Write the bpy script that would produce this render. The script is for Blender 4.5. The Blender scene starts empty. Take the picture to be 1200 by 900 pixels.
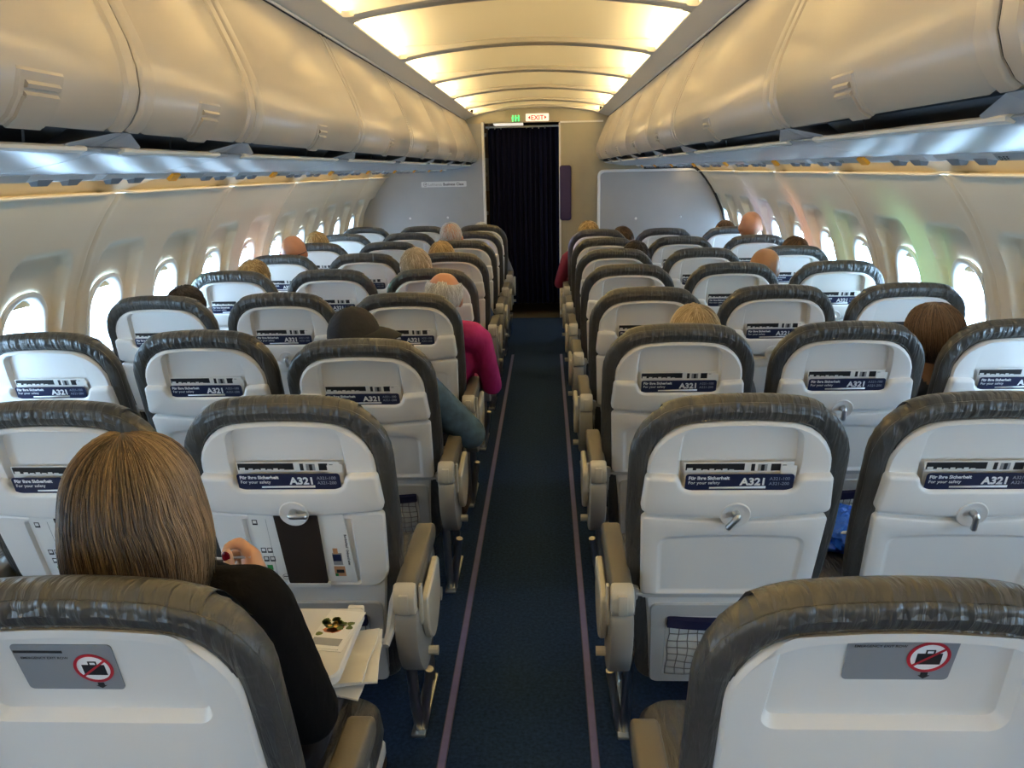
import bpy, bmesh, math, random
from mathutils import Vector, Matrix
from math import sin, cos, pi, radians, sqrt, atan2

scene = bpy.context.scene
COL = scene.collection

# ------------------------------------------------------------------ camera, light, exposure
FPX = 910.5                      # focal length in pixels of a 1200 px wide frame
PITCH, YAW, ROLL = 0.2696, 0.0476, -0.0231
CAM = Vector((0.0856, 0.0, 1.519))
def cam_dir(a, b):
    cr, sr = cos(ROLL), sin(ROLL)
    X, Y = a*cr + b*sr, -a*sr + b*cr
    c, s = cos(PITCH), sin(PITCH)
    d = (X, c - Y*s, -s - Y*c)
    cy, sy = cos(YAW), sin(YAW)
    return Vector((d[0]*cy - d[1]*sy, d[0]*sy + d[1]*cy, d[2]))
cd = bpy.data.cameras.new('camera')
cam = bpy.data.objects.new('camera', cd); COL.objects.link(cam)
fw = cam_dir(0, 0); rt = cam_dir(1, 0) - fw; up = -(cam_dir(0, 1) - fw)
M = Matrix.Identity(4)
for i in range(3):
    M[i][0], M[i][1], M[i][2], M[i][3] = rt[i], up[i], -fw[i], CAM[i]
cam.matrix_world = M
cd.sensor_width = 36; cd.lens = 36*FPX/1200; cd.clip_start = 0.02; cd.clip_end = 60
scene.camera = cam

SKY_STRENGTH = 15.5
COFFER_STRENGTH = 36.0
COVE_STRENGTH = 9.0
w = bpy.data.worlds.new('sky'); scene.world = w; w.use_nodes = True
bg = w.node_tree.nodes['Background']
bg.inputs[0].default_value = (0.46, 0.71, 1.0, 1); bg.inputs[1].default_value = SKY_STRENGTH
vs = scene.view_settings
vs.view_transform = 'Standard'; vs.look = 'None'; vs.gamma = 1; vs.use_curve_mapping = False
vs.exposure = 0.88
scene.cycles.max_bounces = 8; scene.cycles.diffuse_bounces = 5; scene.cycles.glossy_bounces = 3
scene.cycles.transparent_max_bounces = 12; scene.cycles.sample_clamp_indirect = 6.0
scene.cycles.use_denoising = True
scene.cycles.caustics_reflective = False; scene.cycles.caustics_refractive = False

# added spots standing in for coloured daylight reflected from outside (soft green, rose, violet)
def outside_spot(name, y, ty, color, power, angle):
    l = bpy.data.lights.new(name, 'SPOT'); l.energy = power; l.color = color
    l.spot_size = radians(angle); l.spot_blend = 0.6; l.shadow_soft_size = 0.12
    o = bpy.data.objects.new(name, l); COL.objects.link(o)
    o.location = (-4.6, y, 0.86)
    d = Vector((1.72, ty, 1.12)) - Vector(o.location)
    o.rotation_euler = d.to_track_quat('-Z', 'Y').to_euler()
outside_spot('reflected_daylight_green', 3.95, 3.95, (0.35, 1.0, 0.55), 650, 13)
outside_spot('reflected_daylight_rose', 4.75, 4.85, (1.0, 0.42, 0.28), 950, 14)
outside_spot('reflected_daylight_violet', 5.7, 5.8, (0.6, 0.55, 1.0), 600, 13)

# ------------------------------------------------------------------ helpers
def tag(o, label=None, cat=None, group=None, kind=None):
    if label: o['label'] = label
    if cat: o['category'] = cat
    if group: o['group'] = group
    if kind: o['kind'] = kind
    return o
def empty(name, loc=(0, 0, 0), label=None, cat=None, group=None):
    o = bpy.data.objects.new(name, None); COL.objects.link(o); o.location = loc
    o.empty_display_size = 0.05
    return tag(o, label, cat, group)
def link(name, me, parent=None, loc=None):
    o = bpy.data.objects.new(name, me); COL.objects.link(o)
    if parent: o.parent = parent
    if loc: o.location = loc
    return o
class MB:
    """collects geometry; faces carry a material index"""
    def __init__(s): s.v = []; s.f = []; s.m = []
    def add(s, vs_, fs_, mi=0):
        b = len(s.v); s.v += [tuple(p) for p in vs_]
        for f in fs_: s.f.append(tuple(i + b for i in f)); s.m.append(mi)
        return s
    def loft(s, rings, cap0=True, cap1=True, mi=0, closed=True):
        n = len(rings[0]); vs_ = [p for r in rings for p in r]; fs_ = []
        for k in range(len(rings) - 1):
            for i in range(n if closed else n - 1):
                j = (i + 1) % n
                fs_.append((k*n + i, k*n + j, (k+1)*n + j, (k+1)*n + i))
        if cap0: fs_.append(tuple(reversed(range(n))))
        if cap1: fs_.append(tuple(range((len(rings)-1)*n, len(rings)*n)))
        return s.add(vs_, fs_, mi)
    def box(s, x0, x1, y0, y1, z0, z1, mi=0, r=0.0):
        if r <= 0:
            vs_ = [(x, y, z) for z in (z0, z1) for (x, y) in ((x0, y0), (x1, y0), (x1, y1), (x0, y1))]
            return s.add(vs_, [(3, 2, 1, 0), (4, 5, 6, 7), (0, 1, 5, 4), (1, 2, 6, 5), (2, 3, 7, 6), (3, 0, 4, 7)], mi)
        def ring(i, z): return [(p[0], p[1], z) for p in rpoly([(x0+i, y0+i, r), (x1-i, y0+i, r), (x1-i, y1-i, r), (x0+i, y1-i, r)], 5)]
        q = r*0.9
        return s.loft([ring(q, z0), ring(q*.3, z0 + q*.3), ring(0, z0 + q), ring(0, z1 - q), ring(q*.3, z1 - q*.3), ring(q, z1)], mi=mi)
    def tube(s, pts, rad, n=8, mi=0, cap=True):
        pts = [Vector(p) for p in pts]; rs = rad if isinstance(rad, (list, tuple)) else [rad]*len(pts)
        rings = []; ref = None
        for i, p in enumerate(pts):
            d = (pts[min(i+1, len(pts)-1)] - pts[max(i-1, 0)]).normalized()
            if ref is None: ref = Vector((0, 0, 1)) if abs(d.z) < .9 else Vector((1, 0, 0))
            u = d.cross(ref).normalized(); v = u.cross(d).normalized(); ref = v
            rings.append([p + (u*cos(2*pi*k/n) + v*sin(2*pi*k/n))*rs[i] for k in range(n)])
        return s.loft(rings, cap, cap, mi)
    def ball(s, c, r, n=10, mi=0):
        r = r if isinstance(r, (tuple, list)) else (r, r, r); rings = []
        for i in range(1, n):
            t = pi*i/n
            rings.append([(c[0] + r[0]*sin(t)*cos(2*pi*k/(2*n)), c[1] + r[1]*sin(t)*sin(2*pi*k/(2*n)), c[2] - r[2]*cos(t)) for k in range(2*n)])
        return s.loft(rings, mi=mi)
    def mesh(s, name, mats, sharp=35, tri=False):
        me = bpy.data.meshes.new(name); me.from_pydata(s.v, [], s.f)
        mats = mats if isinstance(mats, (list, tuple)) else [mats]
        for m in mats: me.materials.append(m)
        if len(mats) > 1: me.polygons.foreach_set('material_index', s.m)
        bm = bmesh.new(); bm.from_mesh(me)
        bmesh.ops.recalc_face_normals(bm, faces=bm.faces)
        big = [f for f in bm.faces if len(f.verts) > 6]
        if big: bmesh.ops.triangulate(bm, faces=big)
        bm.to_mesh(me); bm.free()
        me.polygons.foreach_set('use_smooth', [True]*len(me.polygons))
        if sharp: me.set_sharp_from_angle(angle=radians(sharp))
        me.update()
        return me
    def build(s, name, mats, parent=None, sharp=35, loc=None):
        return link(name, s.mesh(name, mats, sharp), parent, loc)
def rpoly(corners, m=6):
    """rounded polygon: corners (x, y, cut)"""
    out = []; n = len(corners)
    for i, (x, y, c) in enumerate(corners):
        p = Vector((x, y)); a = Vector(corners[i-1][:2]); b = Vector(corners[(i+1) % n][:2])
        da, db = a - p, b - p
        ca = min(c, da.length*.49); cb = min(c, db.length*.49)
        p0 = p + da.normalized()*ca; p2 = p + db.normalized()*cb; wq = .75
        for k in range(m + 1):
            t = k/m; b0, b1, b2 = (1-t)**2, 2*t*(1-t)*wq, t*t
            q = (p0*b0 + p*b1 + p2*b2)/(b0 + b1 + b2); out.append((q.x, q.y))
    return out
def offset(poly, d):
    """move a closed polygon inwards by d"""
    n = len(poly); A = sum(poly[i][0]*poly[(i+1) % n][1] - poly[(i+1) % n][0]*poly[i][1] for i in range(n))
    sg = 1 if A > 0 else -1; out = []
    for i in range(n):
        p = Vector(poly[i])
        a = b = p; k = 1
        while (p - a).length < 1e-6: a = Vector(poly[i-k]); k += 1
        k = 1
        while (b - p).length < 1e-6: b = Vector(poly[(i+k) % n]); k += 1
        e1 = (p - a).normalized(); e2 = (b - p).normalized()
        nn = Vector((-e1.y - e2.y, e1.x + e2.x))
        nn = nn.normalized() if nn.length > 1e-6 else Vector((-e1.y, e1.x))
        q = p + nn*d*sg; out.append((q.x, q.y))
    return out
def lerp(a, b, t): return a + (b - a)*t
def smooth(e0, e1, x):
    t = max(0, min(1, (x - e0)/(e1 - e0))); return t*t*(3 - 2*t)
def interp(tab, x):
    if x <= tab[0][0]: return tab[0][1]
    for (a, b), (c, d) in zip(tab, tab[1:]):
        if x <= c: return b + (d - b)*(x - a)/(c - a)
    return tab[-1][1]
def text_mb(s, size, bold=0.0, align='LEFT', depth=0.0003):
    """flat lettering as (verts, faces) in the x-y plane"""
    cu = bpy.data.curves.new('t', 'FONT'); cu.body = s; cu.size = size; cu.align_x = align
    cu.offset = bold; cu.extrude = depth; cu.resolution_u = 3
    o = bpy.data.objects.new('t', cu); COL.objects.link(o)
    dg = bpy.context.evaluated_depsgraph_get(); dg.update()
    me = bpy.data.meshes.new_from_object(o.evaluated_get(dg))
    r = ([tuple(v.co) for v in me.vertices], [tuple(p.vertices) for p in me.polygons])
    bpy.data.objects.remove(o); bpy.data.curves.remove(cu); bpy.data.meshes.remove(me)
    return r

# ------------------------------------------------------------------ materials
def mat(name, color, rough=.5, metal=0, spec=.5, noise=None, bump=None, sheen=0, emit=None, coat=0):
    m = bpy.data.materials.new(name); m.use_nodes = True
    nt = m.node_tree; p = nt.nodes['Principled BSDF']
    p.inputs['Base Color'].default_value = (*color, 1); p.inputs['Roughness'].default_value = rough
    p.inputs['Metallic'].default_value = metal; p.inputs['Specular IOR Level'].default_value = spec
    if coat: p.inputs['Coat Weight'].default_value = coat
    if sheen: p.inputs['Sheen Weight'].default_value = sheen
    tc = None
    def coords(scale):
        nonlocal tc
        tc = tc or nt.nodes.new('ShaderNodeTexCoord')
        mp = nt.nodes.new('ShaderNodeMapping'); mp.inputs['Scale'].default_value = scale if isinstance(scale, tuple) else (scale,)*3
        nt.links.new(tc.outputs['Object'], mp.inputs['Vector']); return mp.outputs[0]
    if noise:
        sc, amt = noise
        n = nt.nodes.new('ShaderNodeTexNoise'); n.inputs['Scale'].default_value = 1; n.inputs['Detail'].default_value = 4
        nt.links.new(coords(sc), n.inputs['Vector'])
        r = nt.nodes.new('ShaderNodeValToRGB')
        r.color_ramp.elements[0].position = .3; r.color_ramp.elements[1].position = .7
        r.color_ramp.elements[0].color = (*[c*(1-amt) for c in color], 1); r.color_ramp.elements[1].color = (*[min(1, c*(1+amt)) for c in color], 1)
        nt.links.new(n.outputs[0], r.inputs[0]); nt.links.new(r.outputs[0], p.inputs['Base Color'])
    if bump:
        sc, st, dist = bump
        n = nt.nodes.new('ShaderNodeTexNoise'); n.inputs['Scale'].default_value = 1; n.inputs['Detail'].default_value = 3
        n.inputs['Distortion'].default_value = .6
        nt.links.new(coords(sc), n.inputs['Vector'])
        b = nt.nodes.new('ShaderNodeBump'); b.inputs['Strength'].default_value = st; b.inputs['Distance'].default_value = dist
        nt.links.new(n.outputs[0], b.inputs['Height']); nt.links.new(b.outputs[0], p.inputs['Normal'])
    if emit:
        p.inputs['Emission Color'].default_value = (*emit[0], 1); p.inputs['Emission Strength'].default_value = emit[1]
    return m
M_wall = mat('sidewall plastic', (.68, .60, .46), .42, noise=(3.0, .02))
M_cove = mat('cove plastic', (.70, .60, .40), .5)
M_bin = mat('bin plastic', (.40, .355, .295), .30, noise=(5.0, .02), bump=(400, .03, .0005))
M_slotshade = mat('grip slot shade', (.10, .10, .105), .5)  # dark grey puts the grip slot's shade into the liner colour
M_binlow = mat('bin underside plastic', (.42, .43, .45), .27)
M_binlip = mat('bin rail plastic', (.66, .60, .50), .4)
M_dark = mat('dark gap', (.02, .02, .022), .7)
M_ceil = mat('ceiling plastic', (.54, .505, .44), .5)
M_coffer = mat('glowing ceiling panel', (.86, .76, .52), .6, emit=((1.0, .72, .32), .16))  # faint even emission added to lift the panel's dim middle
M_cofl = mat('ceiling lamp lens', (.9, .8, .6), .5, emit=((1.0, .80, .46), COFFER_STRENGTH))
M_covl = mat('cove lamp lens', (.9, .8, .6), .5, emit=((1.0, .74, .38), COVE_STRENGTH))
M_carpet = mat('navy carpet', (.014, .030, .070), .95, spec=.1, noise=((90, 90, 90), .35), bump=((300, 300, 300), .6, .003))
M_vinyl = mat('brown galley vinyl', (.07, .055, .03), .6, noise=(20, .15))
M_strip = mat('violet floor path strip', (.135, .12, .26), .5, noise=(30, .08))
M_striped = mat('strip edge', (.05, .05, .09), .6)
M_bulk = mat('grey bulkhead laminate', (.36, .37, .385), .5, noise=(6, .03))
M_bulkb = mat('beige bulkhead laminate', (.36, .335, .26), .5, noise=(6, .04))
M_white = mat('white trim', (.78, .78, .77), .4)
M_curtain = mat('navy curtain fabric', (.006, .007, .022), .9, spec=.1, bump=((200, 200, 60), .3, .002))
M_navy = mat('navy fabric', (.012, .014, .05), .85, spec=.2)
M_violet = mat('dark violet padding', (.035, .02, .085), .6)
M_steel = mat('brushed steel', (.55, .54, .52), .32, metal=1)
M_grey = mat('light grey plastic', (.50, .50, .49), .4)
M_shell = mat('white seat shell plastic', (.77, .755, .725), .38, bump=(500, .02, .0004))
M_tray = mat('tray plastic', (.68, .665, .63), .4)
M_leather = mat('grey leather', (.056, .056, .053), .36, noise=((9, 9, 9), .12), bump=((62, 13, 11), .75, .013))
M_leather2 = mat('armrest leather', (.12, .108, .085), .5, bump=((220, 220, 220), .1, .002))
M_armg = mat('armrest grey plastic', (.33, .315, .28), .42)
M_armw = mat('armrest cream plastic', (.52, .49, .41), .4)
M_felt = mat('dark brown felt', (.030, .022, .018), .9, spec=.1)
M_cord = mat('net cord', (.16, .15, .14), .8)
M_lining = mat('pocket lining', (.80, .80, .78), .8)
M_paper = mat('white paper', (.80, .79, .75), .6)
M_paperg = mat('grey print', (.30, .30, .30), .6)
M_black = mat('black print', (.012, .012, .014), .5)
M_cardnavy = mat('card navy', (.010, .016, .055), .4)
M_print = mat('white print', (.85, .85, .85), .5)
M_printg = mat('pale blue print', (.32, .36, .44), .5)
M_green = mat('green print', (.02, .22, .05), .5)
M_red = mat('red print', (.45, .015, .03), .5)
M_sticker = mat('grey placard', (.24, .255, .28), .4)
M_amber = mat('amber lens', (.80, .36, .02), .3, emit=((1.0, .42, .02), .06))
M_exit = mat('lit exit sign', (.85, .72, .6), .5, emit=((1.0, .80, .62), .55))
M_exitr = mat('exit red', (.6, .02, .03), .5)
M_grn = mat('lit green', (.05, .6, .15), .5, emit=((.08, 1.0, .22), .9))
M_shade = mat('window blind', (.75, .55, .28), .6)
M_bezel = mat('window bezel', (.78, .77, .74), .35)
M_galley = mat('galley wood', (.20, .13, .06), .5, noise=(8, .2))
def pane_mat():
    m = bpy.data.materials.new('window pane'); m.use_nodes = True; nt = m.node_tree
    out = nt.nodes['Material Output']; nt.nodes.remove(nt.nodes['Principled BSDF'])
    t = nt.nodes.new('ShaderNodeBsdfTransparent'); t.inputs[0].default_value = (.95, .97, .98, 1)
    g = nt.nodes.new('ShaderNodeBsdfGlossy'); g.inputs['Roughness'].default_value = .05
    x = nt.nodes.new('ShaderNodeMixShader'); x.inputs[0].default_value = .05
    nt.links.new(t.outputs[0], x.inputs[1]); nt.links.new(g.outputs[0], x.inputs[2]); nt.links.new(x.outputs[0], out.inputs[0])
    return m
M_pane = pane_mat()

# ------------------------------------------------------------------ cabin shell
Y0 = -3.4                        # the shell is closed behind the camera
YL, YR, YH = 8.1, 7.55, 8.1      # left bulkhead, right divider, header over the aisle
WALL = [(0, 1.60), (.2, 1.715), (.45, 1.795), (.7, 1.815), (.95, 1.785), (1.1, 1.742), (1.25, 1.672), (1.33, 1.625), (1.40, 1.575), (1.465, 1.522)]
WIN_Y0, WIN_P, WIN_Z = 2.68, .54, .945
BAY0, BAY = 2.95, 1.08
def wallx(z): return interp(WALL, z)
def sd_rr(dy, dz, hy, hz, r):
    qx, qy = abs(dy) - hy + r, abs(dz) - hz + r
    return sqrt(max(qx, 0)**2 + max(qy, 0)**2) + min(max(qx, qy), 0) - r
def recess(y, z):
    """how far a window bay is pressed outwards"""
    k = round((y - WIN_Y0)/WIN_P); dy = y - (WIN_Y0 + k*WIN_P)
    hw = .186 + (1.0 - z)*.055
    s = sd_rr(dy, z - .965, hw, .30, .07)
    d = (.034 + .10*max(0, z - 1.02))*smooth(.002, -.022, s)
    kb = round((y - BAY0)/BAY); g = abs(y - (BAY0 + kb*BAY))
    d += .006*smooth(.006, .002, g) - .004*smooth(.035, .028, g)*smooth(.003, .008, g)
    return d
for side, sg, yend in (('left', -1, YL + .02), ('right', 1, YR + .55)):
    b = MB(); step = .0135; ny = int((yend - Y0)/step)
    zs = [0, .2, .45, .6] + [.62 + .0125*i for i in range(68)]
    zs = [z for z in zs if z < 1.46] + [1.465]
    nz = len(zs); hole = []
    for i in range(ny + 1):
        y = Y0 + (yend - Y0)*i/ny
        for z in zs: b.v.append((sg*(wallx(z) + recess(y, z)), y, z))
    for i in range(ny):
        y = Y0 + (yend - Y0)*(i + .5)/ny
        k = round((y - WIN_Y0)/WIN_P); dy = y - (WIN_Y0 + k*WIN_P)
        for j in range(nz - 1):
            z = (zs[j] + zs[j+1])/2
            inwin = 0 < (WIN_Y0 + k*WIN_P) - Y0 - .2 and (WIN_Y0 + k*WIN_P) < yend - .15 and sd_rr(dy, z - WIN_Z, .122, .172, .10) < 0
            if inwin: continue
            b.f.append((i*nz + j, i*nz + j + 1, (i+1)*nz + j + 1, (i+1)*nz + j)); b.m.append(0)
    o = b.build('wall_' + side, M_wall, sharp=50); tag(o, kind='structure')
    # cove above the wall panels: one scoop per bay, a lit lip along its foot
    b = MB(); ny = int((yend - Y0)/.012); nz = 12
    for i in range(ny + 1):
        y = Y0 + (yend - Y0)*i/ny
        kb = round((y - BAY0)/BAY); g = abs(y - (BAY0 + kb*BAY))
        for j in range(nz + 1):
            t = j/nz; z = lerp(1.460, 1.540, t)
            base = lerp(1.535, 1.40, t**1.25)
            edge = .03 + .28*max(0, t)**1.6*(1 if True else 0)
            dd = .045*smooth(edge, edge + .03, g)*smooth(0, .12, t)
            b.v.append((sg*(base + dd), y, z))
    for i in range(ny):
        for j in range(nz):
            ym_ = Y0 + (yend - Y0)*(i + .5)/ny; g = abs(ym_ - (BAY0 + round((ym_ - BAY0)/BAY)*BAY))
            b.f.append((i*(nz+1) + j, i*(nz+1) + j + 1, (i+1)*(nz+1) + j + 1, (i+1)*(nz+1) + j)); b.m.append(1 if g < .032 + .28*((j + .5)/nz)**1.6 else 0)
    o = b.build('trim_%d' % (1 if sg < 0 else 2), [M_cove, M_wall], sharp=60); tag(o, kind='structure')
    b = MB(); n = int((yend - Y0)/.03); rings = []
    for i in range(n + 1):
        y = Y0 + (yend - Y0)*i/n; kb = round((y - BAY0)/BAY); g = abs(y - (BAY0 + kb*BAY)); f = smooth(.02, .10, g)
        zc = 1.4665 + .006*(1 - f)
        rings.append([(sg*(1.545), y, zc + .004), (sg*(1.500 + .018*(1-f)), y, zc + .004), (sg*(1.497 + .018*(1-f)), y, zc), (sg*(1.500 + .018*(1-f)), y, zc - .005), (sg*1.54, y, zc - .006)])
    b.loft(rings)
    o = b.build('trim_%d' % (3 if sg < 0 else 4), M_binlip); tag(o, kind='structure')
    # lamp tube of the cove, tucked up behind the service panels
    b = MB(); b.box(min(sg*1.396, sg*1.380), max(sg*1.396, sg*1.380), Y0 + .1, yend - .15, 1.518, 1.527)
    o = b.build('cove_lamp', M_covl); tag(o, 'long warm cove lamp under the bins along the %s window wall' % side, 'lamp')
# windows
def wring(sg, yc, hy, hz, r, off, m=7):
    p = rpoly([(-hy, -hz, r), (hy, -hz, r), (hy, hz, r), (-hy, hz, r)], m)
    return [(sg*(wallx(WIN_Z + q[1]) + .034 + off), yc + q[0], WIN_Z + q[1]) for q in p]
wn = 0
for sg, yend in ((-1, YL), (1, YR + .45)):
    k = -12
    while WIN_Y0 + k*WIN_P < yend - .15:
        yc = WIN_Y0 + k*WIN_P; k += 1
        if yc < Y0 + .2: continue
        wn += 1
        b = MB(); R = lambda hy, hz, r, off: wring(sg, yc, hy, hz, r, off)
        b.loft([R(.138, .188, .125, .004), R(.136, .186, .125, -.006), R(.126, .176, .12, -.010), R(.116, .166, .115, -.006), R(.112, .162, .11, .006), R(.108, .158, .105, .045), R(.120, .170, .11, .047)], False, False)
        fr = b.build('window_%d' % wn, M_bezel, sharp=50); tag(fr, kind='structure')
        b = MB(); b.add(R(.121, .171, .11, .0465), [tuple(range(32))]); b.build('window_pane', M_pane, fr)
        b = MB(); hz = .030; top = wring(sg, yc, .112, .162, .10, .036)
        zt = WIN_Z + .158 - hz
        b.box(min(sg*(wallx(1.09) + .068), sg*(wallx(1.09) + .072)), max(sg*(wallx(1.09) + .068), sg*(wallx(1.09) + .072)), yc - .085, yc + .085, zt, WIN_Z + .162)
        b.build('window_blind', M_shade, fr)
        l = bpy.data.lights.new('window_portal', 'AREA'); l.shape = 'RECTANGLE'; l.size = .22; l.size_y = .32
        l.cycles.is_portal = True
        lo = bpy.data.objects.new('window_portal', l); COL.objects.link(lo)
        lo.location = (sg*(wallx(WIN_Z) + .085), yc, WIN_Z)
        slope = (wallx(WIN_Z + .1) - wallx(WIN_Z - .1))/.2
        lo.rotation_euler = (Vector((-sg, 0, slope)).to_track_quat('-Z', 'Y')).to_euler()
# floor
b = MB(); b.box(-1.66, 1.66, Y0, 8.1, -.03, 0); tag(b.build('floor', M_carpet), kind='structure')
b = MB(); b.box(-1.66, 1.66, 8.1, 10.2, -.03, .001); tag(b.build('floor_galley', M_vinyl), kind='structure')
for i, x in ((5, -.2065), (6, .2015)):
    b = MB(); b.box(x - .0105, x + .0105, Y0, 6.42, 0, .0025)
    for k in range(1):
        pass
    o = b.build('trim_%d' % i, M_strip); tag(o, kind='structure')
    b = MB()
    for s in (-1, 1): b.box(x + s*.0105 - .0012, x + s*.0105 + .0012, Y0, 6.42, 0, .003)
    b.build('strip_edge', M_striped, o)
# ceiling: side panels, ribs and the lit coffers between the ribs
def arcz(x): return 2.098 - .059*(x/.61)**2
CX = .61; CZ0, CZP, CLEN = 3.02, 1.0793, .985
b = MB(); N = 24
xs = [-.615 + 1.23*i/N for i in range(N + 1)]
ribs = [(CZ0 + k*CZP + CLEN, CZ0 + (k+1)*CZP) for k in range(-7, 4)] + [(CZ0 + 4*CZP + .70, YH + .02)]
for (ya, yb) in ribs:
    prof = [(ya, .10), (ya, .006), (ya + .012, 0), ((ya+yb)/2 - .004, 0), ((ya+yb)/2, .003), ((ya+yb)/2 + .004, 0), (yb - .012, 0), (yb, .006), (yb, .10)]
    b.loft([[(x, y, arcz(x) + dz) for y, dz in prof] for x in xs], closed=False, cap0=False, cap1=False)
# side panels (with the rounded coffer corners running into them)
for sg in (-1, 1):
    n = 2
    b.loft([[(sg*.612, y, arcz(.608) + .012), (sg*.608, y, arcz(.608) + .006), (sg*.608, y, arcz(.608)), (sg*.655, y, 2.020), (sg*.700, y, 2.004), (sg*.704, y, 2.02)] for y in (Y0, YH + .02)], closed=False, cap0=False, cap1=False)
    # corner fillets
    for k in range(-7, 5):
        y0 = CZ0 + k*CZP; y1 = y0 + (CLEN if k < 4 else .70)
        for (yc, dy) in ((y0, 1), (y1, -1)):
            r = .035; pts = [(sg*.612, yc - dy*.004), (sg*.612, yc + dy*r)] + [(sg*(.609 - r + r*cos(a)), yc + dy*(r - r*sin(a))) for a in [pi/2*i/6 for i in range(7)]] + [(sg*(.609 - r), yc - dy*.004)]
            b.loft([[(x, y, arcz(x) - .0005) for x, y in pts], [(x, y, arcz(x) + .02) for x, y in pts]])
o = b.build('ceiling', M_ceil, sharp=40); tag(o, kind='structure')
b = MB(); b.box(-.80, .80, Y0, 8.15, 2.23, 2.25)
for sg in (-1, 1): b.box(min(sg*.80, sg*.703), max(sg*.80, sg*.703), Y0, 8.15, 1.96, 2.24)
o = b.build('ceiling_void', M_dark); tag(o, kind='structure')
NTH = ['second', 'third', 'fourth', 'fifth', 'last']
for k in range(-7, 5):
    y0 = CZ0 + k*CZP; y1 = y0 + (CLEN if k < 4 else .70)
    nm = {-1: 'ceiling light cut off by the top of the photo, nearest of the row', 0: 'nearest ceiling light fully in view', 1: 'second whole ceiling light from the camera', 2: 'third whole ceiling light from the camera', 3: 'fourth whole ceiling light from the camera', 4: 'short last ceiling light before the exit sign'}.get(k, 'ceiling light over the rows behind the camera')
    root = empty('ceiling_light', (0, y0, 2.1), nm + ', cream panel', 'ceiling light', 'arched ceiling lights over the aisle')
    b = MB(); ys = [-.03, .02, .12, .30, .5, .68, .84, .98]; L = y1 - y0
    dep = [.100, .096, .086, .066, .056, .046, .034, .026]
    nx = 30; rings = []
    for i in range(nx + 1):
        x = -.685 + 1.37*i/nx
        rings.append([(x, y/.985*L, (2.098 - .059*(x/.61)**2) - 2.1 + d + .030*smooth(.35, .62, abs(x)) - .050*smooth(.655, .69, abs(x))) for y, d in zip(ys, dep)])
    b.loft(rings, closed=False, cap0=False, cap1=False); b.build('panel', M_coffer, root, sharp=60)
    for sg in (-1, 1):   # lamp tube lying behind the ceiling edge, washing the panel
        b = MB(); z = arcz(.61) - 2.1 + .010
        b.loft([[(sg*.628, y, z), (sg*.650, y, z), (sg*.650, y, z + .010), (sg*.628, y, z + .010)] for y in (.02, L - .02)])
        b.build('lamp', M_cofl, root)
# end of the cabin
def wall_poly(sg, x0, ztop, xin=None):
    """outline of a bulkhead fitting the cabin side"""
    p = [(sg*x0, 0.0)]
    p += [(sg*(wallx(z) + .06), z) for z in [0, .2, .45, .7, .95, 1.1, 1.25, 1.33, 1.40, 1.45] if z < ztop]
    return p
b = MB()
P = wall_poly(-1, .545, 1.46) + [(-1.60, 1.50), (-1.55, 1.56), (-.70, 1.57), (-.70, 2.0), (-.545, 2.0)]
b.loft([[(x, y, z) for x, z in P] for y in (YL, YL + .04)]); tag(b.build('wall_front_left', M_bulk), kind='structure')
b = MB(); b.box(-.548, -.522, YL - .012, YL + .05, 0, 1.975, r=.005); tag(b.build('door_frame_1', M_white), kind='structure')
b = MB()
b.box(.235, 1.78, YH, YH + .04, 0, 2.03); tag(b.build('wall_front_right', M_bulkb), kind='structure')
b = MB(); b.box(.222, .240, YH - .01, YH + .05, 0, 1.955, r=.004); b.box(.235, .66, YH - .012, YH, 1.950, 1.966)
tag(b.build('door_frame_2', M_white), kind='structure')
b = MB(); P = [(x, arcz(x) + .03) for x in [-.70 + 1.4*i/20 for i in range(21)]] + [(.70, 1.962), (-.70, 1.962)]
P = [(-.70, 1.962)] + [(.70, 1.962)] + [(x, min(2.10, arcz(min(abs(x), .69))) + .03) for x in [.70 - 1.4*i/20 for i in range(21)]]
b.loft([[(x, y, z) for x, z in P] for y in (YH - .004, YH + .03)]); tag(b.build('wall_header', M_bulkb), kind='structure')
b = MB()
b.box(-1.7, 1.7, 10.2, 10.24, -.03, 2.3); b.box(-1.0, -.96, YL + .04, 10.2, 0, 2.3); b.box(.9, .94, YH + .04, 10.2, 0, 2.3); b.box(-1, .94, YH + .03, 10.2, 2.2, 2.24)
tag(b.build('wall_galley', M_dark), kind='structure')
b = MB(); b.box(-1.9, 1.9, Y0 - .03, Y0, -.03, 2.3); tag(b.build('wall_rear', M_bulk), kind='structure')
b = MB()
for sg in (-1, 1): b.box(min(sg*.7, sg*2.0), max(sg*.7, sg*2.0), Y0, YH + .04, 2.2, 2.24); b.box(min(sg*1.50, sg*1.56), max(sg*1.50, sg*1.56), Y0, YH, 1.555, 2.22)
tag(b.build('wall_crown', M_dark), kind='structure')

# right divider with its white rim
def rimpoly(d, cut=.06):
    side = [(wallx(z) - .006 - d*.4, z) for z in [.0, .2, .45, .7, .95, 1.1, 1.25, 1.33, 1.40, 1.44]]
    return rpoly([(.572 + d, 0, .001)] + [(x, z, .002) for x, z in side] + [(1.49 - d, 1.497 - d, .03), (.572 + d, 1.497 - d, cut - d*.6)], 4)
b = MB()
b.loft([[(x, y, z) for x, z in rimpoly(.012)] for y in (YR, YR + .03)])
dv = b.build('partition_right', M_bulk); tag(dv, kind='structure')
b = MB(); A = rimpoly(0); Bq = rimpoly(.026)
b.loft([[(x, YR + .03, z) for x, z in A], [(x, YR - .012, z) for x, z in A], [(x, YR - .018, z) for x, z in rimpoly(.006)], [(x, YR - .016, z) for x, z in rimpoly(.021)], [(x, YR + .001, z) for x, z in Bq]], False, False)
b.build('partition_rim', M_white, dv)
b = MB()
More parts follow.
